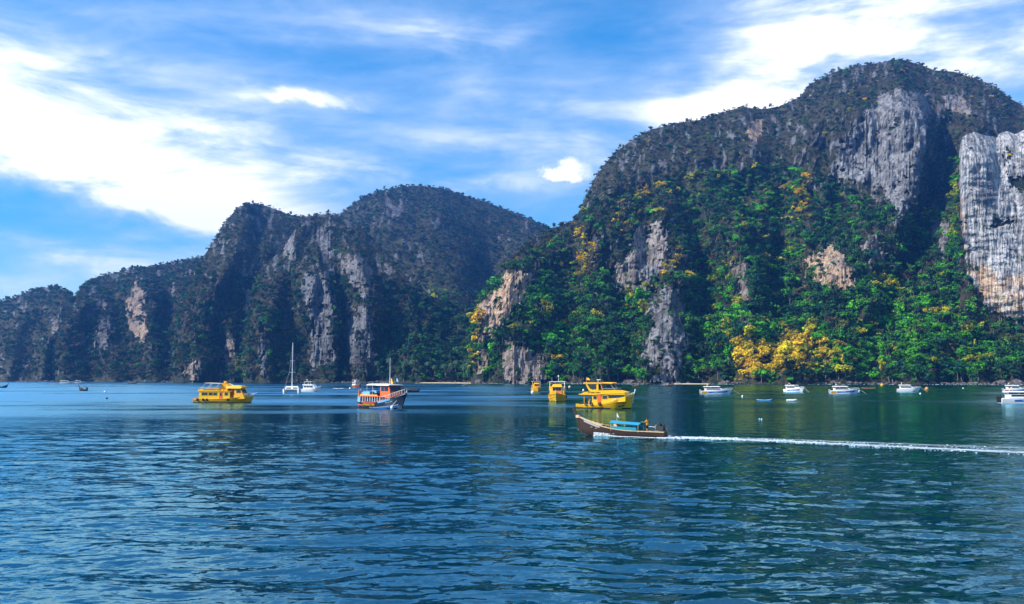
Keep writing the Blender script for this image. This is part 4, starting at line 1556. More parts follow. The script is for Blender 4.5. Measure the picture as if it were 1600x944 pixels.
def root(name, pos, rz, label, cat, group=None):
    o = bpy.data.objects.new(name, None)
    col.objects.link(o)
    o.empty_display_size = 1.0
    o.location = pos
    o.rotation_euler = (0, 0, R(rz))
    return tag(o, label, cat, group)


def tyres(t, h, us, z):
    for u in us:
        mb = MB(); mb.ring((h.xs(u, 0.6), -(h.hb(u) + 0.10), z), 0.27, 0.12)
        mb.build('fender_tyre', 'rubber', t, True)


# ---------- long yellow cruise boat on the left
def cruise_boat():
    t = root('cruise_boat', sea(351, 629.5), -7, 'long yellow two-deck cruise boat with a pale canopy, on the left', 'boat', 'yellow cruise boats')
    h = Hull(16.6, 4.6, 1.25, 1.15, 2.1, rake=1.1, taper=0.42, stern=0.8)
    h.shell().build('hull', 'amber', t, True)
    h.deck(0.35).build('deck', 'cream', t)
    h.band(0.93, 1.0, 0.0, 1.0, 0.07).build('rub_rail', 'yellow', t)
    h.band(0.70, 0.76, 0.02, 0.97, 0.06).build('rub_rail', 'yellow', t)
    h.waterline(-0.1, 0.22).build('boot_stripe', 'navy', t)
    MB().prism([(-6.4, 1.0), (2.3, 1.0), (2.3, 3.1), (-6.4, 3.1)], -2.05, 2.05).build('cabin', 'yellow', t)
    w = MB()
    MB().box(-8.0, -6.2, -1.9, 1.9, 0.75, 1.05).build('swim_platform', 'amber', t)
    for s in (-1, 1):
        for x0, x1 in ((-5.6, -3.95), (-3.65, -2.5), (-2.35, -1.25), (0.9, 1.8)):
            fr = MB().panel([(x0 - 0.09, 1.98), (x1 + 0.09, 1.98), (x1 + 0.09, 2.87), (x0 - 0.09, 2.87)], 2.05 * s, 0.03, s).build('window', 'amber', t)
            MB().panel([(x0, 2.06), (x1, 2.06), (x1, 2.80), (x0, 2.80)], 2.08 * s, 0.02, s).build('pane', 'glass', fr)
        d = MB().panel([(-0.6, 1.1), (0.25, 1.1), (0.25, 2.85), (-0.6, 2.85)], 2.05 * s, 0.04, s).build('door', 'orange', t)
        MB().panel([(-0.45, 1.9), (0.05, 1.9), (0.05, 2.7), (-0.45, 2.7)], 2.09 * s, 0.02, s).build('pane', 'glass', d)
        MB().glyphs(-5.2, 0.2, 3.42, 0.26, 2.13 * s, s, 3 + s).build('lettering', 'letter', t)
    MB().box(-6.9, 2.9, -2.2, 2.2, 3.1, 3.22).build('upper_deck', 'yellow', t)
    b = MB()
    for s in (-1, 1):
        b.prism([(-6.6, 3.22), (-0.6, 3.22), (-0.6, 3.95), (-6.2, 3.8)], min(2.05 * s, 2.12 * s), max(2.05 * s, 2.12 * s))
    b.box(-6.6, -6.5, -2.05, 2.05, 3.22, 3.8)
    b.build('bulwark', 'yellow', t)
    MB().prism([(2.35, 1.0), (3.4, 1.0), (3.4, 3.9), (2.35, 3.9)], -1.5, 1.5).build('companionway', 'brown', t)
    MB().prism([(3.4, 1.05), (6.5, 1.15), (6.0, 2.1), (5.0, 3.9), (3.4, 3.9)], -1.95, 1.95, -1.6, 1.6).build('wheelhouse', 'amber', t)
    for s in (-1, 1):
        MB().prism([(4.05, 2.75), (5.25, 2.75), (4.95, 3.65), (4.05, 3.65)], min(1.70 * s, 1.80 * s), max(1.70 * s, 1.80 * s)).build('side_pane', 'glass', t)
    for k in (-1, 0, 1):
        MB().add([(5.72, k * 0.98 - 0.42, 2.72), (5.72, k * 0.98 + 0.42, 2.72), (5.22, k * 0.88 + 0.38, 3.66), (5.22, k * 0.88 - 0.38, 3.66),
                  (5.60, k * 0.98 - 0.42, 2.66), (5.60, k * 0.98 + 0.42, 2.66), (5.10, k * 0.88 + 0.38, 3.60), (5.10, k * 0.88 - 0.38, 3.60)],
                 [(0, 1, 2, 3), (7, 6, 5, 4), (0, 4, 5, 1), (1, 5, 6, 2), (2, 6, 7, 3), (3, 7, 4, 0)]).build('windscreen', 'glass', t)
    MB().prism([(1.2, 3.9), (5.3, 3.9), (5.6, 4.15), (5.2, 4.55), (3.0, 4.72), (1.2, 4.6)], -2.0, 2.0, -1.7, 1.7).build('wheelhouse_roof', 'yellow', t)
    MB().prism([(-0.7, 3.22), (1.2, 3.22), (1.2, 4.9), (0.5, 5.2), (-0.7, 5.1)], -1.1, 1.1).build('stair_tower', 'amber', t)
    MB().prism([(-5.0, 5.30), (-0.6, 5.12), (-0.6, 5.24), (-4.9, 5.42)], -1.9, 1.9).build('canopy', 'cream', t)
    for x, z in ((-5.6, 5.33), (-3.6, 5.26), (-1.6, 5.16)):
        for s in (-1, 1):
            MB().tube([(x - 0.3, 1.8 * s, 3.8), (x + 0.9, 1.8 * s, z - 0.02)], 0.05).build('canopy_post', 'steel', t)
    MB().tube([(-6.3, -2.0, 4.1), (-0.7, -2.0, 4.3)], 0.035).build('rail', 'steel', t)
    MB().tube([(-0.3, 0, 5.1), (-0.3, 0, 6.0)], 0.07).tube([(0.5, 0, 5.1), (0.5, 0, 5.9)], 0.05).ball((0.1, 0, 5.5), 0.3, 0.3, 0.35).build('mast', 'yellow', t)
    MB().tube([(1.2, 0, 5.2), (2.6, 0, 4.6)], 0.08).build('exhaust', 'white', t)
    h.rail(0.80, 0.99, 0.55, 0.035, 5).build('bow_rail', 'steel', t)
    MB().tube([(7.6, 0, 2.3), (9.2, 0, 2.75)], 0.05).build('bow_pole', 'white', t)
    MB().box(6.4, 7.0, -0.5, 0.5, 1.7, 2.4).build('anchor_winch', 'grey', t)
    tyres(t, h, (0.09, 0.195, 0.26, 0.62), 0.85)
    return t


cruise_boat()


# ---------- yellow flybridge boat right of the middle
def flybridge_boat():
    t = root('flybridge_boat', sea(947, 638), -22, 'bright yellow flybridge dive boat with an orange door, side on behind the longtail boat', 'boat', 'yellow cruise boats')
    h = Hull(13.0, 4.4, 1.0, 1.12, 3.3, rake=0.9, taper=0.5, stern=0.88)
    h.shell().build('hull', 'yellow', t, True)
    h.deck(0.3).build('deck', 'cream', t)
    h.band(0.80, 0.84, 0.30, 0.98, 0.06).build('rub_rail', 'amber', t)
    h.band(0.58, 0.62, 0.0, 0.70, 0.05).build('rub_rail', 'amber', t)
    h.waterline(-0.1, 0.20).build('boot_stripe', 'navy', t)
    MB().prism([(-2.7, 0.8), (4.9, 1.6), (4.9, 3.05), (-2.7, 3.05)], -1.85, 1.85, -1.7, 1.7).build('cabin', 'yellow', t)
    d = [MB().panel([(-1.45, 1.0), (-0.65, 1.05), (-0.65, 3.02), (-1.45, 3.02)], 1.83 * s, 0.05, s).build('door', 'orange', t) for s in (-1, 1)]
    for s in (-1, 1):
        for x0, x1, z0, z1 in ((-2.4, -1.65, 2.05, 2.75), (-0.3, 0.75, 2.15, 2.85)):
            fr = MB().panel([(x0 - 0.08, z0 - 0.08), (x1 + 0.08, z0 - 0.08), (x1 + 0.08, z1 + 0.08), (x0 - 0.08, z1 + 0.08)], 1.79 * s, 0.03, s).build('window', 'amber', t)
            MB().panel([(x0, z0), (x1, z0), (x1, z1), (x0, z1)], 1.82 * s, 0.02, s).build('pane', 'glass', fr)
        MB().panel([(1.05, 2.3), (3.4, 2.45), (4.7, 2.78), (4.7, 3.0), (1.05, 3.0)], 1.77 * s, 0.04, s).build('windscreen', 'glass', t)
        MB().panel([(-5.8, 3.02), (-2.4, 2.98), (1.2, 3.28), (4.6, 3.35), (5.0, 3.62), (2.8, 4.15), (-0.8, 4.0), (-3.6, 3.70), (-4.4, 3.62)], 1.92 * s, 0.06, s).build('flybridge_side', 'yellow', t)
        MB().glyphs(-3.6, -0.5, 3.36, 0.30, 1.99 * s, s, 11 + s).build('lettering', 'letter', t)
        MB().panel([(-4.6, 5.35), (-4.2, 5.4), (-3.4, 3.9), (-2.3, 3.7), (-1.2, 3.85), (-1.2, 5.45), (-1.65, 5.45), (-1.65, 4.2), (-2.5, 4.1), (-3.2, 4.4), (-3.75, 5.3), (-4.6, 5.75)], 1.78 * s, 0.08, s).build('arch', 'yellow', t)
        MB().panel([(-3.3, 4.55), (-2.5, 4.22), (-1.75, 4.3), (-1.75, 5.35), (-3.6, 5.3)], 1.79 * s, 0.03, s).build('side_pane', 'glass', t)
        MB().tube([(-4.6, 1.6 * s, 1.0), (-4.6, 1.6 * s, 3.0)], 0.08).build('deck_post', 'yellow', t)
        MB().tube([(-0.3, 1.7 * s, 4.1), (-0.8, 1.7 * s, 5.5)], 0.04).tube([(2.4, 1.5 * s, 4.2), (1.4, 1.6 * s, 5.5)], 0.04).build('canopy_post', 'steel', t)
        hb = h.hb(0.83) * 0.985
    MB().box(-5.8, 4.9, -1.9, 1.9, 3.05, 3.2).build('flybridge_deck', 'yellow', t)
    MB().prism([(3.0, 3.2), (4.9, 3.2), (4.95, 3.6), (3.0, 4.1)], -1.9, 1.9).build('flybridge_front', 'yellow', t)
    MB().box(-2.7, -2.55, -1.7, 1.7, 0.9, 3.05).build('aft_bulkhead', 'amber', t)
    MB().prism([(-4.7, 5.45), (-0.4, 5.45), (-0.4, 5.72), (-4.6, 5.78)], -1.95, 1.95).build('hardtop', 'amber', t)
    MB().tube([(-0.3, -1.7, 5.62), (2.0, -1.7, 5.55)], 0.2, 8).tube([(-0.3, 1.7, 5.62), (2.0, 1.7, 5.55)], 0.2, 8).box(-0.4, 1.9, -1.7, 1.7, 5.58, 5.66).build('awning', 'amber', t)
    MB().tube([(-0.3, -1.75, 4.35), (3.0, -1.6, 4.5)], 0.035).tube([(-0.3, 1.75, 4.35), (3.0, 1.6, 4.5)], 0.035).build('rail', 'steel', t)
    MB().tube([(-1.8, 0, 5.8), (-1.8, 0, 6.3)], 0.05).box(-2.1, -1.3, -0.15, 0.15, 6.3, 6.42).build('radar', 'white', t)
    MB().tube([(-4.75, 0.6, 5.7), (-4.75, 0.6, 6.9)], 0.03).build('flag_staff', 'steel', t)
    MB().add([(-4.75, 0.6, 6.35), (-4.75, 0.6, 6.85), (-4.2, 0.72, 6.75), (-3.9, 0.62, 6.2), (-4.75, 0.63, 6.35), (-4.75, 0.63, 6.85), (-4.2, 0.75, 6.75), (-3.9, 0.65, 6.2)],
             [(0, 1, 2, 3), (7, 6, 5, 4), (1, 5, 6, 2), (3, 2, 6, 7), (0, 3, 7, 4)]).build('flag', 'yellow', t)
    h.rail(0.66, 0.985, 0.35, 0.035, 6).build('bow_rail', 'white', t)
    MB().tube([(6.5, 0, 3.3), (6.75, 0, 4.3)], 0.09, 6, 0.14).build('bow_light', 'white', t)
    MB().tube([(6.2, -0.2, 2.6), (6.3, -0.25, 1.2)], 0.12).build('anchor', 'grey', t)
    MB().box(-5.9, -5.0, -1.4, 1.4, 0.9, 1.25).ball((-5.1, -1.2, 1.35), 0.3, 0.3, 0.2).build('dive_gear', 'black', t)
    MB().tube([(-3.6, -1.2, 1.0), (-3.3, -1.2, 2.1)], 0.12).tube([(-3.4, -0.6, 1.0), (-3.0, -0.6, 2.0)], 0.12).build('dive_tank', 'grey', t)
    MB().ball((-4.7, -1.85, 4.0), 0.22, 0.22, 0.3).build('life_ring', 'white', t)
    # painted lettering and emblem on the bow flare
    L1 = MB()
    for row, (u0, u1, f) in enumerate(((0.74, 0.90, 0.66), (0.70, 0.92, 0.53))):
        g = random.Random(row)
        for i in range(16):
            u = u0 + (u1 - u0) * i / 16
            if g.random() < 0.2: continue
            v = h.band(f, f + 0.08 + 0.03 * g.random(), u, u + (u1 - u0) / 16 * g.uniform(0.4, 0.7), 0.02, 2, (-1,))
            L1.add(v.v, v.f)
    L1.build('bow_lettering', 'letter', t)
    e = h.band(0.36, 0.46, 0.76, 0.88, 0.025, 6, (-1,)); e.build('bow_emblem', 'navy', t)
    tyres(t, h, (0.19, 0.29, 0.44), 1.0)
    return t


flybridge_boat()


# ---------- yellow boats seen bow-on
def bow_on_boat(pos, rz, sc, label):
    t = root('tour_boat', pos, rz, label, 'boat', 'yellow cruise boats')
    t.scale = (sc,) * 3
    h = Hull(14.0, 5.2, 1.3, 1.4, 2.45, rake=1.2, taper=0.5, stern=0.9, bowp=0.55)
    h.shell().build('hull', 'yellow', t, True)
    h.deck(0.3).build('deck', 'amber', t)
    h.band(0.90, 0.98, 0.0, 0.99, 0.09).build('rub_rail', 'amber', t)
    h.band(0.60, 0.66, 0.0, 0.98, 0.08).build('rub_rail', 'amber', t)
    h.waterline(-0.1, 0.25).build('boot_stripe', 'navy', t)
    MB().prism([(-6.0, 1.2), (2.0, 1.2), (1.6, 3.1), (-6.0, 3.1)], -2.05, 2.05).build('cabin', 'yellow', t)
    for s in (-1, 1):
        for k in range(4):
            fr = MB().panel([(-5.4 + 1.7 * k, 2.0), (-4.2 + 1.7 * k, 2.0), (-4.2 + 1.7 * k, 2.85), (-5.4 + 1.7 * k, 2.85)], 2.05 * s, 0.03, s).build('window', 'amber', t)
            MB().panel([(-5.3 + 1.7 * k, 2.08), (-4.3 + 1.7 * k, 2.08), (-4.3 + 1.7 * k, 2.78), (-5.3 + 1.7 * k, 2.78)], 2.08 * s, 0.02, s).build('pane', 'glass', fr)
        MB().prism([(0.8, 3.0), (1.3, 3.0), (1.2, 4.25), (0.8, 4.25)], min(1.45 * s, 2.3 * s), max(1.45 * s, 2.3 * s)).build('wing_locker', 'yellow' if s < 0 else 'cream', t)
        MB().tube([(0.5, 2.2 * s, 3.2), (0.3, 2.1 * s, 5.6)], 0.1).build('canopy_post', 'white', t)
    MB().box(-6.4, 1.6, -2.3, 2.3, 3.1, 3.22).build('upper_deck', 'cream', t)
    MB().prism([(0.0, 3.2), (2.1, 2.2), (1.7, 4.1), (0.0, 4.1)], -1.4, 1.4).build('wheelhouse', 'amber', t)
    for k in (-1, 0, 1):
        MB().add([(2.02, k * 0.82 - 0.38, 3.1), (2.02, k * 0.82 + 0.38, 3.1), (1.78, k * 0.8 + 0.36, 4.0), (1.78, k * 0.8 - 0.36, 4.0), (1.85, k * 0.82 - 0.38, 3.1), (1.85, k * 0.82 + 0.38, 3.1), (1.6, k * 0.8 + 0.36, 4.0), (1.6, k * 0.8 - 0.36, 4.0)],
                 [(0, 1, 2, 3), (7, 6, 5, 4), (0, 4, 5, 1), (1, 5, 6, 2), (2, 6, 7, 3), (3, 7, 4, 0)]).build('windscreen', 'glass', t)
    MB().prism([(-0.2, 4.1), (2.2, 4.1), (1.9, 4.75), (-0.2, 4.9)], -1.5, 1.5, -1.2, 1.2).build('wheelhouse_roof', 'yellow', t)
    MB().box(-5.5, 0.4, -2.25, 2.25, 5.55, 5.68).build('canopy', 'white', t)
    MB().box(2.03, 2.30, 0.25, 1.35, 2.0, 2.95).build('deck_locker', 'coral', t)
    MB().box(2.03, 2.35, -1.35, -0.1, 2.0, 3.0).build('deck_locker', 'yellow', t)
    MB().tube([(-0.5, 0.3, 5.68), (-0.5, 0.3, 7.2)], 0.05).ball((-0.4, 0.3, 7.2), 0.2, 0.2, 0.3).tube([(-0.5, -1.6, 5.68), (-0.5, -1.6, 6.9)], 0.03).build('mast', 'white', t)
    MB().tube([(6.9, 0, 2.0), (7.05, 0, 3.3)], 0.16, 6, 0.12).build('stem_post', 'cream', t)
    MB().tube([(6.3, 0, 0.0), (6.95, 0, 2.3)], 0.14).build('stem', 'cream', t)
    h.rail(0.7, 0.97, 0.5, 0.035, 5).build('bow_rail', 'amber', t)
    MB().ring((1.5, 2.75, 1.3), 0.3, 0.13).build('fender_tyre', 'rubber', t, True)
    return t


bow_on_boat(sea(871, 627), -97, 1.0, 'amber yellow tour boat seen bow-on, left of the flybridge boat')
bow_on_boat(sea(838, 611.5), -84, 0.86, 'smaller farther amber tour boat seen bow-on near the far shore')


# ---------- orange and blue dive boat
def dive_boat():
    p = sea(601, 638)
    t = root('dive_boat', p, -47, 'orange and navy dive boat with light blue bow and white railings', 'boat')
    h = Hull(16.0, 5.0, 1.75, 1.55, 3.6, rake=1.6, taper=0.5, stern=0.85, flare=0.74)
    h.shell().build('hull', 'navy', t, True)
    h.deck(0.35).build('deck', 'grey', t)
    h.band(0.24, 0.40, 0.30, 0.93, 0.04).build('blue_stripe', 'blue', t)
    h.band(0.40, 0.425, 0.30, 0.93, 0.06).build('white_line', 'white', t)
    h.band(0.80, 0.96, 0.55, 0.80, 0.05).build('bow_bulwark', 'sky', t)
    h.band(0.52, 0.97, 0.0, 0.15, 0.05).build('stern_quarter', 'coral', t)
    h.band(0.60, 0.82, 0.16, 0.46, 0.05).build('side_panel', 'amber', t)
    h.band(0.96, 1.0, 0.08, 0.99, 0.07).build('rub_rail', 'coral', t)
    L1 = MB()
    for i in range(12):
        u = 0.70 + 0.011 * i
        if i in (4, 8): continue
        v = h.band(0.66, 0.73, u, u + 0.007, 0.03, 2, (-1,)); L1.add(v.v, v.f)
    L1.build('bow_lettering', 'pale', t)
    # lower deck with its row of posts, boat deck above
    MB().prism([(-5.4, 1.3), (1.4, 1.4), (1.4, 2.5), (-5.4, 2.5)], -1.75, 1.75).build('cabin', 'navy', t)
    h.band(0.86, 0.93, 0.16, 0.50, 0.06).build('red_strake', 'red', t)
    for i in range(9):
        x = -6.4 + i * 0.95
        for s in (-1, 1):
            MB().box(x, x + 0.11, 2.22 * s - 0.06, 2.22 * s + 0.06, 1.5, 2.62).build('deck_post', 'white', t)
    MB().box(-6.9, 2.0, -2.35, 2.35, 2.62, 2.75).build('upper_deck', 'orange', t)
    b = MB()
    for s in (-1, 1): b.box(-6.6, 0.4, 2.26 * s - 0.03, 2.26 * s + 0.03, 2.75, 3.05)
    b.build('upper_bulwark', 'amber', t)
    MB().prism([(0.6, 2.75), (4.4, 2.2), (4.3, 3.7), (3.8, 5.1), (0.6, 5.1)], -1.75, 1.75, -1.55, 1.55).build('wheelhouse', 'orange', t)
    for s in (-1, 1):
        for x0, x1 in ((0.9, 1.9), (2.2, 3.5)):
            MB().panel([(x0, 3.85), (x1 + 0.1, 3.85), (x1, 4.9), (x0, 4.9)], 1.64 * s, 0.04, s).build('side_pane', 'glass', t)
    for k in (-1, 0, 1):
        MB().add([(4.34, k * 1.02 - 0.46, 3.82), (4.34, k * 1.02 + 0.46, 3.82), (3.98, k * 1.0 + 0.44, 4.95), (3.98, k * 1.0 - 0.44, 4.95), (4.14, k * 1.02 - 0.46, 3.8), (4.14, k * 1.02 + 0.46, 3.8), (3.78, k * 1.0 + 0.44, 4.93), (3.78, k * 1.0 - 0.44, 4.93)],
                 [(0, 1, 2, 3), (7, 6, 5, 4), (0, 4, 5, 1), (1, 5, 6, 2), (2, 6, 7, 3), (3, 7, 4, 0)]).build('windscreen', 'glass', t)
    MB().prism([(-0.6, 5.1), (4.3, 5.1), (4.4, 5.3), (-0.6, 5.38)], -2.0, 2.0, -1.9, 1.9).build('wheelhouse_roof', 'white', t)
    MB().prism([(-4.6, 5.2), (-3.6, 5.45), (-1.6, 5.5), (0.2, 5.2), (0.2, 5.12), (-4.6, 5.12)], -1.9, 1.9).build('awning', 'white', t)
    for x in (-4.4, -2.2):
        for s in (-1, 1):
            MB().tube([(x, 1.8 * s, 2.75), (x, 1.8 * s, 5.12)], 0.05).build('awning_post', 'steel', t)
    MB().tube([(1.9, 0, 5.3), (1.9, 0, 11.3)], 0.07, 6, 0.03).build('mast', 'white', t)
    MB().add([(2.4, -0.1, 5.5), (2.4, -0.1, 6.7), (2.9, -0.2, 6.5), (3.2, -0.1, 5.45), (2.4, -0.06, 5.5), (2.4, -0.06, 6.7), (2.9, -0.16, 6.5), (3.2, -0.06, 5.45)],
             [(0, 1, 2, 3), (7, 6, 5, 4), (1, 5, 6, 2), (3, 2, 6, 7), (0, 3, 7, 4)]).build('flag', 'yellow', t)
    MB().add([(3.7, 0.5, 6.0), (3.7, 0.5, 6.7), (4.2, 0.45, 6.5), (4.4, 0.5, 5.9), (3.7, 0.54, 6.0), (3.7, 0.54, 6.7), (4.2, 0.49, 6.5), (4.4, 0.54, 5.9)],
             [(0, 1, 2, 3), (7, 6, 5, 4), (1, 5, 6, 2), (3, 2, 6, 7), (0, 3, 7, 4)]).build('flag', 'sky', t)
    MB().tube([(2.38, -0.1, 5.3), (2.38, -0.1, 6.9)], 0.04).tube([(3.68, 0.5, 5.3), (3.68, 0.5, 6.9)], 0.04).build('flag_staff', 'black', t)
    # stern gallows, boxes and gear
    for s in (-1, 1):
        MB().tube([(-7.6, 1.9 * s, 1.2), (-7.6, 1.9 * s, 3.9), (-6.9, 1.7 * s, 4.2)], 0.14).build('stern_frame', 'coral', t)
    MB().box(-7.75, -7.45, -2.0, 2.0, 1.5, 3.3).build('stern_panel', 'coral', t)
    MB().box(-8.2, -7.6, -1.7, 1.7, 0.35, 0.6).build('dive_platform', 'orange', t)
    MB().box(-5.8, -3.2, -1.9, -0.6, 2.76, 3.7).box(-5.6, -3.6, 0.4, 1.7, 2.76, 3.9).build('kit_locker', 'sky', t)
    MB().box(-2.6, -1.0, -1.6, 1.4, 2.76, 3.4).build('bench', 'black', t)
    for k in range(5):
        MB().tube([(-6.5 + 0.35 * k, -1.7, 2.76), (-6.5 + 0.35 * k, -1.7, 3.5)], 0.12, 7).build('dive_tank', 'cream' if k % 2 else 'steel', t)
    h.rail(0.62, 0.99, 0.75, 0.035, 12).build('bow_rail', 'white', t)
    MB().box(-7.2, -6.2, -2.45, -2.38, 1.3, 2.5).build('side_plate', 'sky', t)
    MB().ball((4.9, -1.5, -0.05 + 0.35), 0.35, 0.35, 0.45).build('mooring_fender', 'white', t)
    MB().tube([(7.3, -0.4, 3.2), (4.9, -1.5, 0.7)], 0.04).build('mooring_line', 'white', t)
    MB().tube([(-5.6, -2.45, 0.6), (-5.3, -2.5, 0.2), (-2.2, -2.5, 0.35), (-1.8, -2.45, 0.9)], 0.06).build('boarding_rope', 'black', t)
    return t


dive_boat()


# ---------- sailing catamaran and white motor yacht
def catamaran():
    t = root('sailing_catamaran', sea(456, 614.5), -78, 'white sailing catamaran seen end-on with one tall bare mast', 'catamaran')
    for s in (-1, 1):
        h = Hull(12.0, 1.7, 1.6, 1.6, 1.9, rake=0.4, taper=0.5, stern=0.9, draft=0.4)
        m = h.shell(); m.v = [(x, y + 3.0 * s, z) for x, y, z in m.v]
        m.build('hull', 'white', t, True)
        m = h.deck(0.05); m.v = [(x, y + 3.0 * s, z) for x, y, z in m.v]
        m.build('deck', 'white', t)
    MB().box(-5.5, 2.0, -2.6, 2.6, 1.1, 1.65).build('bridge_deck', 'grey', t)
    MB().prism([(-4.8, 1.65), (2.6, 1.65), (1.2, 2.9), (-4.6, 3.0)], -2.9, 2.9, -2.5, 2.5).build('saloon', 'white', t)
    for s in (-1, 1):
        MB().prism([(-4.0, 2.0), (1.6, 2.0), (1.2, 2.5), (-4.0, 2.5)], min(2.72 * s, 2.84 * s), max(2.72 * s, 2.84 * s)).build('side_pane', 'glass', t)
        MB().add([(2.30, s * 1.4 - 1.0, 2.0), (2.30, s * 1.4 + 1.0, 2.0), (1.82, s * 1.35 + 0.95, 2.5), (1.82, s * 1.35 - 0.95, 2.5), (2.1, s * 1.4 - 1.0, 1.95), (2.1, s * 1.4 + 1.0, 1.95), (1.62, s * 1.35 + 0.95, 2.45), (1.62, s * 1.35 - 0.95, 2.45)],
                 [(0, 1, 2, 3), (7, 6, 5, 4), (0, 4, 5, 1), (1, 5, 6, 2), (2, 6, 7, 3), (3, 7, 4, 0)]).build('windscreen', 'glass', t)
        MB().tube([(5.7, 3.0 * s, 1.9), (5.7, 3.0 * s, 2.6), (2.5, 3.4 * s, 2.5)], 0.04).build('rail', 'steel', t)
        MB().tube([(-1.2, 3.2 * s, 1.8), (-0.6, 1.15 * s, 9.5), (-0.6, 0.06 * s, 21.0)], 0.025, 4).build('shroud', 'steel', t)
    MB().tube([(-0.6, 0, 2.9), (-0.6, 0, 21.8)], 0.20, 8, 0.12).build('mast', 'white', t)
    MB().tube([(-0.6, -1.15, 9.0), (-0.6, 1.15, 9.0)], 0.06).tube([(-0.6, -0.9, 14.0), (-0.6, 0.9, 14.0)], 0.06).build('spreader', 'white', t)
    MB().tube([(-0.7, 0, 4.0), (-6.0, 0, 4.1)], 0.16, 8).build('boom', 'white', t)
    MB().tube([(5.2, 0, 1.9), (-0.5, 0, 20.5)], 0.03, 4).build('forestay', 'steel', t)
    MB().tube([(5.2, -3, 1.7), (5.2, 3, 1.7)], 0.1).build('crossbeam', 'white', t)


catamaran()


def motor_yacht():
    t = root('motor_yacht', sea(486, 612), -16, 'small white motor yacht with a yellowish hardtop beside the catamaran', 'yacht')
    h = Hull(10.5, 3.4, 1.2, 1.3, 2.3, rake=1.0, taper=0.5, stern=0.9)
    h.shell().build('hull', 'white', t, True)
    h.deck(0.2).build('deck', 'white', t)
    MB().prism([(-3.6, 1.1), (3.0, 1.4), (2.0, 3.0), (-3.4, 3.0)], -1.5, 1.5, -1.35, 1.35).build('cabin', 'white', t)
    for s in (-1, 1):
        for x0, x1 in ((-3.1, -1.9), (-1.7, -0.4), (-0.2, 1.6)):
            MB().prism([(x0, 2.0), (x1, 2.0), (x1 - 0.05, 2.7), (x0, 2.7)], min(1.38 * s, 1.49 * s), max(1.38 * s, 1.49 * s)).build('side_pane', 'glass', t)
    MB().prism([(-3.9, 3.0), (1.8, 3.0), (1.2, 3.6), (-3.9, 3.5)], -1.5, 1.5).build('flybridge', 'white', t)
    MB().prism([(-2.9, 3.52), (0.4, 3.56), (0.0, 4.6), (-2.9, 4.6)], -1.2, 1.2).build('flybridge_pane', 'glass', t)
    MB().prism([(-3.2, 4.6), (0.9, 4.6), (0.8, 4.78), (-3.2, 4.82)], -1.5, 1.5).build('hardtop', 'cream', t)
    for x in (-2.9, -0.8, 0.5):
        for s in (-1, 1):
            MB().tube([(x, 1.3 * s, 3.5), (x, 1.3 * s, 4.6)], 0.09).build('hardtop_post', 'white', t)
    MB().tube([(-2.2, 0, 4.8), (-2.2, 0, 5.7)], 0.06).ball((-2.2, 0, 5.6), 0.3, 0.3, 0.25).build('radar', 'white', t)
    h.rail(0.55, 0.98, 0.5, 0.035, 6).build('bow_rail', 'steel', t)
    MB().ball((3.4, -1.35, 0.55), 0.3, 0.3, 0.35).build('fender', 'coral', t)


motor_yacht()


def small_tour_boat():
    t = root('tour_boat', sea(558, 605.5), -62, 'small brown hulled tour boat with a white cabin, far left of the dive boat', 'boat')
    h = Hull(11.0, 4.6, 1.4, 1.5, 2.3, rake=0.9, taper=0.5, stern=0.9)
    h.shell().build('hull', 'brown', t, True)
    h.deck(0.25).build('deck', 'grey', t)
    MB().box(-4.6, 2.2, -2.0, 2.0, 1.4, 3.6).build('cabin', 'white', t)
    for s in (-1, 1):
        for k in range(4):
            MB().panel([(-4.2 + 1.55 * k, 2.3), (-3.1 + 1.55 * k, 2.3), (-3.1 + 1.55 * k, 3.2), (-4.2 + 1.55 * k, 3.2)], 2.0 * s, 0.04, s).build('side_pane', 'glass', t)
    for k in (-1, 0, 1):
        MB().box(2.2, 2.24, k * 1.25 - 0.45, k * 1.25 + 0.45, 2.3, 3.2).build('windscreen', 'glass', t)
    MB().box(-4.9, 2.6, -2.2, 2.2, 3.6, 3.75).build('cabin_roof', 'brown', t)
    MB().box(-3.4, 0.4, -1.1, 1.1, 3.76, 4.9).build('wheelhouse', 'cream', t)
    MB().box(-3.8, 0.8, -1.5, 1.5, 4.9, 5.05).build('wheelhouse_roof', 'white', t)
    MB().tube([(-1.0, 0, 5.05), (-1.0, 0, 6.4)], 0.05).tube([(-4.5, -1.8, 3.7), (-4.5, -1.8, 5.4)], 0.05).build('mast', 'white', t)


small_tour_boat()


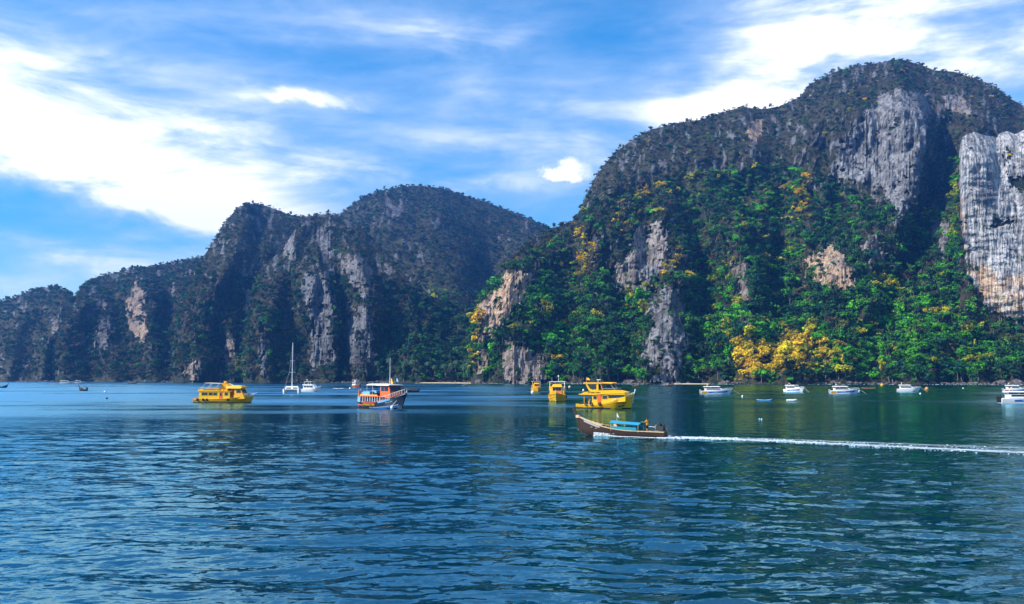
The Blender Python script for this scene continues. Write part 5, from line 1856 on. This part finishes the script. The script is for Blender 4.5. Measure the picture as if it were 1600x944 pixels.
# ---------- speedboats
def speedboat(px, py, rz, label, stripe='blue', stern='amber', L=12.0, roof=True):
    t = root('speedboat', sea(px, py), rz, label, 'speedboat', 'white speedboats moored off the right shore')
    t.scale = (1.08, 1.08, 1.22)
    h = Hull(L, 3.1, 1.05, 1.35, 1.75, rake=1.5, taper=0.6, stern=0.92, draft=0.4, flare=0.8, bowp=0.6)
    h.shell().build('hull', 'white', t, True)
    h.deck(0.12).build('deck', 'white', t)
    if stripe: h.band(0.50, 0.76, 0.22, 0.86, 0.02).build('hull_stripe', stripe, t)
    if stripe: h.band(0.60, 0.68, 0.36, 0.52, 0.035).build('hull_lettering', 'pale', t)
    if stern: h.band(0.40, 0.86, 0.03, 0.20, 0.025).build('stern_patch', stern, t)
    k = L / 12.0
    MB().prism([(-4.4 * k, 1.1), (2.6 * k, 1.25), (1.3 * k, 2.0), (-4.4 * k, 2.0)], -1.25, 1.25, -1.15, 1.15).build('cabin', 'white', t)
    for s in (-1, 1):
        MB().prism([(-3.9 * k, 1.52), (1.5 * k, 1.52), (0.9 * k, 1.92), (-3.9 * k, 1.92)], min(1.16 * s, 1.26 * s), max(1.16 * s, 1.26 * s)).build('side_pane', 'glass', t)
        for x in (-4.5 * k, -2.2 * k, 0.4 * k):
            MB().tube([(x, 1.15 * s, 1.9), (x, 1.15 * s, 2.5)], 0.06).build('roof_post', 'white', t)
    MB().prism([(-3.6 * k, 1.98), (0.8 * k, 1.98), (0.5 * k, 2.45), (-3.6 * k, 2.45)], -1.0, 1.0).build('inner_pane', 'glass', t)
    MB().prism([(-5.0 * k, 2.42), (1.0 * k, 2.45), (1.35 * k, 2.52), (0.4 * k, 2.66), (-4.6 * k, 2.62)], -1.4, 1.4, -1.25, 1.25).build('canopy', 'white', t)
    MB().tube([(-3.6 * k, -0.9, 2.62), (-3.4 * k, -0.7, 3.2), (-3.4 * k, 0.7, 3.2), (-3.6 * k, 0.9, 2.62)], 0.05).ball((-3.4 * k, 0, 3.3), 0.2, 0.2, 0.2).build('roof_arch', 'cream', t)
    for y in (-0.7, 0.0, 0.7):
        MB().box(-6.35 * k, -5.9 * k, y - 0.2, y + 0.2, 0.25, 1.55).build('outboard_motor', 'black' if stern is None else 'grey', t)
    h.rail(0.62, 0.97, 0.4, 0.025, 5).build('bow_rail', 'steel', t)
    MB().tube([(L / 2 - 0.2, 0, 1.6), (L / 2 + 2.4, 0, 0.02)], 0.03, 4).build('mooring_line', 'white', t)
    return t


speedboat(1120, 616, -6, 'largest speedboat in full side view with navy stripe and orange stern patch', 'blue', 'amber')
speedboat(1242, 612.5, -62, 'white speedboat with blue stripe seen nearly bow-on', 'blue', None, 11)
speedboat(1320, 615.5, -10, 'second orange-sterned speedboat left of the yellow buoy', 'blue', 'amber', 11)
speedboat(1420, 612, -18, 'plain white speedboat just left of the round orange buoy', None, None, 10)
speedboat(1588, 613, -14, 'pale tan-sterned speedboat at the right edge, the farther of two', 'blue', 'coral', 10)
speedboat(1606, 630.5, -6, 'nearest speedboat cut off by the right edge of the picture, short blue stripe', 'blue', None, 13)


# ---------- longtail boats
def longtail_hull(L=11.5, B=1.7):
    """slender hull with high raked stem: stations from stern to bow"""
    st = []
    for i in range(25):
        u = i / 24
        x = -L / 2 + L * u
        b = B / 2 * (0.62 + 0.38 * sm(u / 0.35)) * (1 - sm((u - 0.55) / 0.45) ** 1.4 * 0.93)
        z = 0.72 + 0.10 * (1 - u) ** 2 + 1.35 * max(0, (u - 0.35) / 0.65) ** 2.0
        k = -0.30 + 0.9 * max(0, (u - 0.80) / 0.20) ** 1.6
        st.append((x, b, z, k))
    return st


def longtail(name, pos, rz, label, L=11.5, pitch=0.0, canopy='tarp', detail=True, group=None):
    t = root(name, pos, rz, label, 'longtail boat', group)
    t.rotation_euler[1] = R(-pitch)
    st = longtail_hull(L)
    sec = []
    for x, b, z, k in st:
        ring = []
        for f, w in ((1, 1.0), (0.66, 0.94), (0.33, 0.78), (0.12, 0.5)):
            ring.append((x, b * w, k + (z - k) * f))
        sec.append(ring + [(x, 0, k)] + [(a, -y, c) for a, y, c in reversed(ring)])
    MB().loft(sec).build('hull', 'wood', t, True)
    inn = []
    for x, b, z, k in st:
        f = max(k + 0.15, min(0.32, z - 0.2))
        inn.append([(x, b * 1.0, z), (x, b * 0.86, z + 0.015), (x, b * 0.80, f + 0.25), (x, 0, f), (x, -b * 0.80, f + 0.25), (x, -b * 0.86, z + 0.015), (x, -b * 1.0, z)])
    MB().loft(inn, cap=False).build('inner_planking', 'wood', t)
    g = MB()
    for s in (-1, 1):
        rows = []
        for x, b, z, k in st:
            rows.append([(x, (b + 0.045) * s, z + 0.04), (x, (b - 0.06) * s, z + 0.05), (x, (b - 0.06) * s, z - 0.02), (x, (b + 0.045) * s, z - 0.05)])
        g.loft(rows, closed=True)
    g.build('gunwale', 'palewood', t)
    xb, zb = st[-1][0], st[-1][2]
    MB().prism([(xb - 0.55, zb - 0.75), (xb + 0.10, zb - 0.45), (xb + 0.75, zb + 1.05), (xb + 0.48, zb + 1.12), (xb - 0.1, zb - 0.02)], -0.07, 0.07).build('prow', 'wood', t)
    if not detail:
        MB().box(-2.0, 1.5, -0.8, 0.8, 1.55, 1.65).build('canopy', canopy, t)
        for x in (-1.8, 1.3):
            for s in (-1, 1): MB().tube([(x, 0.7 * s, 0.6), (x, 0.7 * s, 1.55)], 0.04).build('canopy_post', 'palewood', t)
        MB().box(-L / 2 - 0.3, -L / 2 + 0.6, -0.3, 0.3, 0.9, 1.5).build('engine', 'black', t)
        return t
    # foredeck and pale painted topside at the bow
    MB().loft([[(x, b * 0.9, z + 0.02), (x, 0, z + 0.10), (x, -b * 0.9, z + 0.02), (x, -b * 0.9, z - 0.04), (x, b * 0.9, z - 0.04)] for x, b, z, k in st[17:]], closed=True).build('foredeck', 'palewood', t)
    pm = MB()
    for s in (-1, 1):
        rows = []
        for x, b, z, k in st[17:23]:
            rows.append([(x, (b + 0.012) * s, z - 0.10), (x, (b * 0.97 + 0.03) * s, z - 0.28), (x, (b * 0.96 + 0.01) * s, z - 0.28), (x, (b - 0.02) * s, z - 0.10)])
        pm.loft(rows, closed=True)
    pm.build('bow_strake', 'grey', t)
    fs = MB()
    fs.prism([(xb - 0.9, 0.05), (xb - 0.6, 0.0), (xb + 0.02, zb - 0.55), (xb - 0.12, zb - 0.45)], -0.09, 0.09)
    fs.build('stem', 'wood', t)
    # bench thwarts and ribs
    for i, x in enumerate((-0.2 + 2.2, 2.6 + 0.2, 3.4)):
        MB().box(x, x + 0.22, -0.62, 0.62, 0.66 + 0.1 * i, 0.72 + 0.1 * i).build('thwart', 'palewood', t)
    for i in range(5):
        x = 1.5 + i * 0.55
        u = (x + L / 2) / L
        b, z = [np.interp(x, [q[0] for q in st], [q[k] for q in st]) for k in (1, 2)]
        for s in (-1, 1):
            MB().box(x, x + 0.08, (b - 0.05) * s - 0.035, (b - 0.05) * s + 0.035, z + 0.05, z + 0.16).build('rail_block', 'palewood', t)
    # canopy on posts with side cloths
    cx0, cx1 = -2.75, 0.95
    rows = []
    for i in range(9):
        y = -0.92 + 1.84 * i / 8
        zc = 1.78 - 0.22 * (y / 0.92) ** 2
        rows.append([(cx0, y, zc - 0.06), (cx1 + 0.1, y, zc + 0.02), (cx1 + 0.1, y, zc - 0.02), (cx0, y, zc - 0.10)])
    MB().loft(rows, closed=True).build('canopy', canopy, t)
    for x in (cx0 + 0.1, -0.9, cx1 - 0.1):
        for s in (-1, 1):
            MB().tube([(x, 0.82 * s, 0.65), (x, 0.84 * s, 1.58)], 0.035).build('canopy_post', 'palewood', t)
    for s in (-1, 1):
        MB().box(cx0 + 0.3, cx1 - 0.2, 0.87 * s - 0.02, 0.87 * s + 0.02, 0.80, 1.18).build('side_cloth', 'teal', t)
    MB().box(0.55, 1.05, -0.75, -0.35, 0.85, 1.35).build('life_jacket_pile', 'scarf', t)
    MB().tube([(0.4, 0.1, 1.7), (0.4, 0.1, 2.75)], 0.022).build('flag_staff', 'white', t)
    f = MB()
    f.add([(0.4, 0.1, 2.3), (0.4, 0.1, 2.72), (0.3, 0.17, 2.6), (0.12, 0.1, 2.15), (0.4, 0.12, 2.3), (0.4, 0.12, 2.72), (0.3, 0.19, 2.6), (0.12, 0.12, 2.15)],
          [(0, 1, 2, 3), (7, 6, 5, 4), (1, 5, 6, 2), (3, 2, 6, 7), (0, 3, 7, 4)]).build('flag', 'pale', t)
    # stern deck, engine, tiller and long propeller shaft
    MB().loft([[(x, b * 0.86, z - 0.02), (x, -b * 0.86, z - 0.02), (x, -b * 0.86, z - 0.08), (x, b * 0.86, z - 0.08)] for x, b, z, k in st[:6]], closed=True).build('stern_deck', 'palewood', t)
    e = MB().box(-L / 2 + 0.2, -L / 2 + 1.15, -0.32, 0.32, 0.95, 1.5).build('engine', 'black', t)
    MB().tube([(-L / 2 + 0.3, -0.2, 1.6), (-L / 2 + 1.0, -0.2, 1.62)], 0.17, 8).tube([(-L / 2 + 0.7, 0.1, 1.5), (-L / 2 + 0.7, 0.1, 1.85)], 0.1).build('cylinder_head', 'black', e)
    MB().ball((-L / 2 + 0.1, -0.36, 1.12), 0.15, 0.1, 0.15).build('fuel_can', 'coral', e)
    MB().ring((-L / 2 + 1.18, 0, 1.25), 0.3, 0.05, 'x').build('flywheel', 'grey', e)
    MB().tube([(-L / 2 + 0.6, 0, 0.7), (-L / 2 + 0.6, 0, 1.0)], 0.1).build('engine_post', 'grey', t)
    MB().tube([(-L / 2 + 0.2, 0, 1.1), (-L / 2 - 3.2, -0.3, -0.25)], 0.03).build('propeller_shaft', 'black', t)
    MB().tube([(-L / 2 + 1.1, 0.0, 1.3), (-L / 2 + 2.1, 0.05, 1.35)], 0.03).build('tiller', 'steel', t)
    # ribbons tied round the prow
    MB().ring((xb + 0.02, 0, zb - 0.05), 0.16, 0.07, 'y').box(xb - 0.25, xb + 0.16, -0.16, 0.16, zb - 0.2, zb + 0.12).build('prow_ribbon', 'scarf', t)
    MB().tube([(xb + 0.08, -0.15, zb - 0.1), (xb + 0.04, -0.2, zb - 0.9), (xb - 0.06, -0.17, zb - 1.7)], 0.06, 5, 0.03).build('prow_scarf', 'pale', t)
    MB().glyphs(-2.9, -2.2, 0.36, 0.18, -0.89, -1, 5).build('registration_mark', 'pale', t)
    return t


lt_pos = sea(969, 681.5)
lt = longtail('longtail_boat', lt_pos, 148, 'wooden longtail boat under way with blue canopy and high prow, in front', pitch=1.6)
# the near longtail carries its driver


def skin_mesh(name, verts, edges, radii, mat, sub=2):
    me = bpy.data.meshes.new(name)
    me.from_pydata(verts, edges, [])
    o = bpy.data.objects.new(name + '_cage', me)
    col.objects.link(o)
    md = o.modifiers.new('skin', 'SKIN')
    for i, r in enumerate(radii):
        sv = me.skin_vertices[0].data[i]
        sv.radius = (r, r) if not isinstance(r, tuple) else r
        sv.use_root = (i == 0)
    sb = o.modifiers.new('sub', 'SUBSURF'); sb.levels = sub; sb.render_levels = sub
    dg = bpy.context.evaluated_depsgraph_get()
    ev = o.evaluated_get(dg)
    m2 = bpy.data.meshes.new_from_object(ev, depsgraph=dg)
    m2.name = name
    bpy.data.objects.remove(o)
    m2.materials.clear(); m2.materials.append(mat)
    m2.polygons.foreach_set('use_smooth', np.ones(len(m2.polygons), bool))
    return m2


def person(pos, rz, label):
    """standing driver, one hand on the canopy frame in front, the other back on the tiller; faces local +x"""
    t = tag(link('person', None), label, 'person')
    t.location = pos; t.rotation_euler = (0, 0, rz); t.scale = (1.06, 1.06, 1.06)
    V, E, Rr = [], [], []
    def v(p, r, par=None):
        V.append(p); Rr.append(r)
        if par is not None: E.append((par, len(V) - 1))
        return len(V) - 1
    pel = v((0, 0, 0.90), (0.135, 0.105))
    wai = v((0.0, 0, 1.05), (0.125, 0.095), pel)
    che = v((0.02, 0, 1.27), (0.155, 0.11), wai)
    nkb = v((0.02, 0, 1.43), 0.07, che)
    nk = v((0.035, 0, 1.50), 0.052, nkb)
    hd = v((0.05, 0, 1.60), (0.078, 0.088), nk)
    ht = v((0.045, 0, 1.70), (0.066, 0.078), hd)
    def hand(w, d, side):
        d = Vector(d).normalized()
        pm = v(tuple(Vector(V[w]) + d * 0.075), (0.040, 0.022), w)
        up = Vector((0, 0, 1)); lat = d.cross(up).normalized()
        for k, (o_, L) in enumerate(((-0.033, 0.062), (-0.011, 0.075), (0.011, 0.07), (0.033, 0.055))):
            b = Vector(V[pm]) + lat * o_ + d * 0.03
            k1 = v(tuple(b), 0.011, pm)
            k2 = v(tuple(b + d * L * 0.55 - up * 0.012), 0.010, k1)
            v(tuple(b + d * L * 0.8 - up * 0.045), 0.008, k2)
        th = v(tuple(Vector(V[pm]) - lat * 0.045 * side - d * 0.01), 0.012, pm)
        v(tuple(Vector(V[th]) + d * 0.045 - lat * 0.015 * side - up * 0.02), 0.010, th)
    for s, elb, wri, d in ((1, (0.28, 0.24, 1.22), (0.52, 0.22, 1.30), (1, 0, 0.1)), (-1, (0.05, -0.30, 1.12), (0.12, -0.34, 0.88), (0.4, -0.2, -1))):
        sh = v((0.02, 0.185 * s, 1.39), 0.062, che)
        el = v(elb, 0.045, sh)
        wr = v(wri, 0.032, el)
        hand(wr, d, s)
    for s in (1, -1):
        hp = v((0.0, 0.095 * s, 0.84), 0.088, pel)
        kn = v((0.03, 0.12 * s, 0.47), 0.058, hp)
        an = v((-0.01, 0.13 * s, 0.08), 0.040, kn)
        v((0.13, 0.14 * s, 0.035), (0.042, 0.03), an)
    link('body', skin_mesh('body', V, E, Rr, PT['skin']), t)
    # face details, hair and clothes
    MB().ball((0.128, 0, 1.595), 0.022, 0.016, 0.022).ball((0.02, 0.088, 1.60), 0.016, 0.012, 0.03).ball((0.02, -0.088, 1.60), 0.016, 0.012, 0.03).build('nose_and_ears', 'skin', t, True)
    MB().ball((0.122, 0.032, 1.625), 0.008, 0.012, 0.008).ball((0.122, -0.032, 1.625), 0.008, 0.012, 0.008).ball((0.118, 0, 1.552), 0.008, 0.022, 0.006).build('eyes_and_mouth', 'hair', t, True)
    MB().ball((0.025, 0, 1.685), 0.098, 0.092, 0.075).ball((-0.02, 0, 1.63), 0.075, 0.085, 0.09).build('hair', 'hair', t, True)
    SV = [(0, 0, 0.92), (0, 0, 1.05), (0.02, 0, 1.27), (0.02, 0, 1.43), (0.02, 0.19, 1.39), (0.17, 0.215, 1.30), (0.02, -0.19, 1.39), (0.035, -0.25, 1.25)]
    SE = [(0, 1), (1, 2), (2, 3), (2, 4), (4, 5), (2, 6), (6, 7)]
    SR = [(0.155, 0.125), (0.150, 0.118), (0.178, 0.130), 0.085, 0.085, 0.075, 0.085, 0.075]
    link('shirt', skin_mesh('shirt', SV, SE, SR, PT['shirt']), t)
    HV = [(0, 0, 0.94), (0, 0.1, 0.82), (0.015, 0.11, 0.55), (0, -0.1, 0.82), (0.015, -0.11, 0.55)]
    link('shorts', skin_mesh('shorts', HV, [(0, 1), (1, 2), (0, 3), (3, 4)], [(0.15, 0.12), 0.11, 0.09, 0.11, 0.09], PT['shorts']), t)
    return t


mw = Matrix.LocRotScale(lt.location, lt.rotation_euler, None)
person(mw @ Vector((-3.45, -0.05, 0.50)), R(148), 'person in a yellow shirt standing at the stern of the near longtail')

longtail('longtail_boat', sea(727, 603.5), -60, 'small grey longtail boat off the valley beach', 9.5, canopy='grey', detail=False, group='small longtail boats near the shore')
longtail('longtail_boat', sea(994, 604.5), -72, 'dark longtail boat end-on just right of the flybridge boat\'s bow', 9.5, canopy='wood', detail=False, group='small longtail boats near the shore')
longtail('longtail_boat', sea(1041, 604), -30, 'grey longtail boat left of the short sand strip', 9.5, canopy='white', detail=False, group='small longtail boats near the shore')
longtail('longtail_boat', sea(130, 610.5), 170, 'tiny dark longtail boat far out on the pale left water', 4.6, canopy='black', detail=False, group='small longtail boats near the shore')
longtail('longtail_boat', sea(2, 606), 20, 'tiny dark longtail boat cut by the left edge', 7.0, canopy='black', detail=False, group='small longtail boats near the shore')
longtail('longtail_boat', sea(642, 612.5), 200, 'dark longtail boat half hidden behind the dive boat\'s bow', 8.0, canopy='brown', detail=False, group='small longtail boats near the shore')
longtail('longtail_boat', sea(207, 599.6), 10, 'white topped longtail boat close under the left shore', 9.0, canopy='white', detail=False, group='small longtail boats near the shore')
speedboat(104, 599.8, 4, 'tiny white speedboat close under the far left shore', None, None, 14)
speedboat(124, 599.9, 8, 'tiny cream speedboat right of the white one under the far left shore', None, 'cream', 9)


def kayak(px, py, rz, L, mat, label):
    t = root('kayak', sea(px, py), rz, label, 'kayak')
    secs = []
    for i in range(13):
        u = i / 12
        w = 0.38 * math.sin(math.pi * min(0.985, max(0.015, u))) ** 0.7
        zc = 0.22 + 0.22 * (2 * u - 1) ** 4
        secs.append([(L * (u - 0.5), w * math.cos(a), zc - 0.12 + 0.2 * math.sin(a)) for a in [k * math.pi / 4 for k in range(8)]])
    MB().loft(secs, closed=True).build('hull', mat, t, True)
    MB().ring((0.0, 0, 0.33), 0.32, 0.05, 'y', 12, 5).build('cockpit_rim', 'black', t) if False else MB().box(-0.5, 0.5, -0.24, 0.24, 0.26, 0.34).build('seat', 'black', t)


kayak(1194, 626, 3, 4.6, 'sky', 'pale blue kayak lying on the dark water')
kayak(529, 607.5, 14, 6.5, 'white', 'small white kayak right of the motor yacht')
kayak(1357, 607, 0, 8.5, 'coral', 'reddish kayak between the yellow and white buoys')


def dinghy(px, py, rz, label):
    t = root('dinghy', sea(px, py), rz, label, 'dinghy')
    MB().tube([(-1.2, -0.5, 0.25), (0.8, -0.5, 0.28), (1.4, 0, 0.4), (0.8, 0.5, 0.28), (-1.2, 0.5, 0.25)], 0.26, 9).build('inflated_tube', 'white', t, True)
    MB().box(-1.1, 0.8, -0.4, 0.4, 0.1, 0.2).build('floor_board', 'grey', t)
    MB().box(-0.4, 0.0, -0.45, 0.45, 0.4, 0.62).build('seat', 'coral', t)


dinghy(1236, 627, -8, 'small white inflatable dinghy with a red seat')


def buoy(px, py, r, mat, label, tall=1.0):
    t = root('buoy', sea(px, py), 0, label, 'buoy', 'mooring buoys')
    MB().ball((0, 0, r * 0.55 * tall), r, r, r * tall, 14, 10).build('float', mat, t, True)
    MB().ring((0, 0, r * 1.55 * tall), r * 0.16, r * 0.05).build('mooring_ring', 'steel', t)


buoy(1448, 609.5, 1.0, 'buoy', 'large round orange buoy right of the plain white speedboat')
buoy(1378, 603, 1.1, 'yellow', 'small yellow buoy close to the right shore')
buoy(1342, 612, 0.55, 'white', 'white buoy at the bow of the second orange-sterned speedboat')
buoy(1160, 621, 0.28, 'white', 'tiny upright white buoy left of the blue kayak', 1.8)
buoy(890, 606, 0.8, 'cream', 'pale yellow buoy right of the near bow-on boat')
buoy(832, 614.5, 0.7, 'white', 'white buoy under the far bow-on boat')
buoy(1438, 616, 0.35, 'white', 'tiny white buoy below the orange buoy')
buoy(1505, 607.5, 0.4, 'white', 'lone white buoy between the orange buoy and the right edge')
buoy(164, 613.5, 0.5, 'white', 'white buoy right of the tiny longtail on the left')
buoy(167, 623.5, 0.35, 'black', 'small black buoy on the pale left water')
buoy(547, 608, 0.6, 'white', 'white buoy left of the brown tour boat')
buoy(1187, 656, 0.16, 'sky', 'pale blue float in mid water, the left of two')
buoy(1190, 656, 0.13, 'white', 'white float in mid water, the right of two')


# wake of the near longtail: bow wave, side wash and the long white trail astern
def build_wake():
    g = np.random.default_rng(31)
    P, S = [], []
    a = np.array(mw @ Vector((-5.6, 0, 0)))
    d0 = np.array((mw @ Vector((-6.6, 0, 0))) - (mw @ Vector((-5.6, 0, 0))))
    # path astern through points of the sea seen in the photograph
    path = [Vector(a)] + [sea(px, py) for px, py in ((1075, 684.5), (1140, 686.5), (1220, 690), (1300, 694), (1400, 699), (1500, 704), (1620, 709), (1720, 713))]
    cum = [0]
    for p, q in zip(path[:-1], path[1:]): cum.append(cum[-1] + (q - p).length)
    xs = [p.x for p in path]; ys = [p.y for p in path]
    L = cum[-1]
    for i in range(9000):
        s = L * g.random() ** 2.6
        x, y = np.interp(s, cum, xs), np.interp(s, cum, ys)
        br = g.random()
        if br < 0.62:                                   # churned core, widening and breaking up astern
            k = g.normal() * (0.55 + 0.020 * s)
            dens = 0.95 - 1.0 * s / L + 0.8 * pn(s / 2.0, k / 0.8, 0.5)
        elif br < 0.86:                                 # far arm of the spreading wash
            k = 0.5 + 0.15 * s + g.normal() * (0.3 + 0.03 * s)
            dens = 0.35 - 0.35 * s / L + 0.9 * pn(s / 2.5, k / 0.9, 3.5)
        else:                                           # near arm
            k = -(0.4 + 0.045 * s) + g.normal() * (0.2 + 0.015 * s)
            dens = 0.5 - 0.5 * s / L + 0.9 * pn(s / 2.2, k / 0.9, 6.5)
        if g.random() > dens: continue
        P.append((x + g.normal() * 0.3, y + k, 0.02)); S.append(g.uniform(0.02, 0.085) * (1.6 if s < 9 else 1.0))
    wake = foam_patch('boat_wake', P, S, 'long white foaming wake trailing right behind the longtail boat', 'wake')
    # thin aerated film between the flecks
    nS, nK = 150, 21
    V = []
    for i in range(nS):
        q = L * i / (nS - 1)
        x, y = np.interp(q, cum, xs), np.interp(q, cum, ys)
        for j in range(nK):
            k = j / (nK - 1)
            o_ = -(0.7 + 0.075 * q) + (1.4 + 0.30 * q) * k
            V.append((x, y + o_, 0.10))
    idx = np.arange(nS * nK).reshape(nS, nK)
    F = np.stack([idx[:-1, :-1], idx[1:, :-1], idx[1:, 1:], idx[:-1, 1:]], -1).reshape(-1, 4)
    m, n = material('foam_film')
    pos = n.n('ShaderNodeNewGeometry').outputs['Position']
    f1 = n.noise(n.mapping(pos, (0.5, 1.6, 1), (0, 0, R(8))), 1.0, 6, 0.68, 0.6)
    fade = n.n('ShaderNodeAttribute', attribute_name='film').outputs['Fac']
    dd = n.n('ShaderNodeBsdfDiffuse'); dd.inputs[0].default_value = (0.60, 0.75, 0.85, 1)
    tt = n.n('ShaderNodeBsdfTransparent'); xx = n.n('ShaderNodeMixShader')
    n.put(xx.inputs[0], n.math('MULTIPLY', n.ramp(n.math('ADD', f1, n.math('MULTIPLY', fade, 0.16)), 0.44, 0.66), n.math('POWER', fade, 0.8))); n.put(xx.inputs[1], tt.outputs[0]); n.put(xx.inputs[2], dd.outputs[0])
    oo = n.n('ShaderNodeOutputMaterial'); n.put(oo.inputs[0], xx.outputs[0])
    me = mesh_np('foam_film', V, F, m)
    fv = np.zeros((nS, nK))
    for i in range(nS):
        q = i / nS
        for j in range(nK):
            k = j / (nK - 1)
            core = math.exp(-((k - 0.26) / 0.13) ** 2) * (0.95 - 0.35 * q)
            arm = 0.50 * math.exp(-((k - 0.80) / 0.12) ** 2) * (1 - 0.4 * q) * min(1, q * 5)
            fv[i, j] = max(core, arm, 0.16 * math.sin(math.pi * k)) if 0 < j < nK - 1 else 0.0
    attr(me, 'film', fv.astype(np.float32))
    link('foam_film', me, wake)
    P, S = [], []
    for i in range(2600):
        u = g.random() ** 1.2
        x = 2.9 - u * 8.6
        off = 0.74 + 0.18 * u + abs(g.normal()) * (0.07 + 0.20 * (1 - u) ** 2 + 0.10 * u)
        side = -1 if g.random() < 0.2 else 1
        if g.random() > 0.75 + 0.8 * pn(x * 1.3, off * 3, side * 2.0): continue
        p = mw @ Vector((x, off * side, 0))
        z = max(0.0, 0.36 * (1 - u * 3.2)) * g.random() ** 1.5
        P.append((p.x, p.y, 0.02 + z)); S.append(g.uniform(0.02, 0.07) + 0.03 * (1 - u) ** 3)
    for i in range(700):                                # spray thrown off at the shoulder of the bow
        x = 2.7 - abs(g.normal()) * 0.8
        p = mw @ Vector((x, 0.80 + abs(g.normal()) * 0.38, 0))
        P.append((p.x, p.y, 0.02 + 0.34 * g.random() ** 2.2)); S.append(g.uniform(0.015, 0.075))
    foam_patch('bow_wave', P, S, 'white bow wave and side wash along the longtail hull', 'wake')


build_wake()
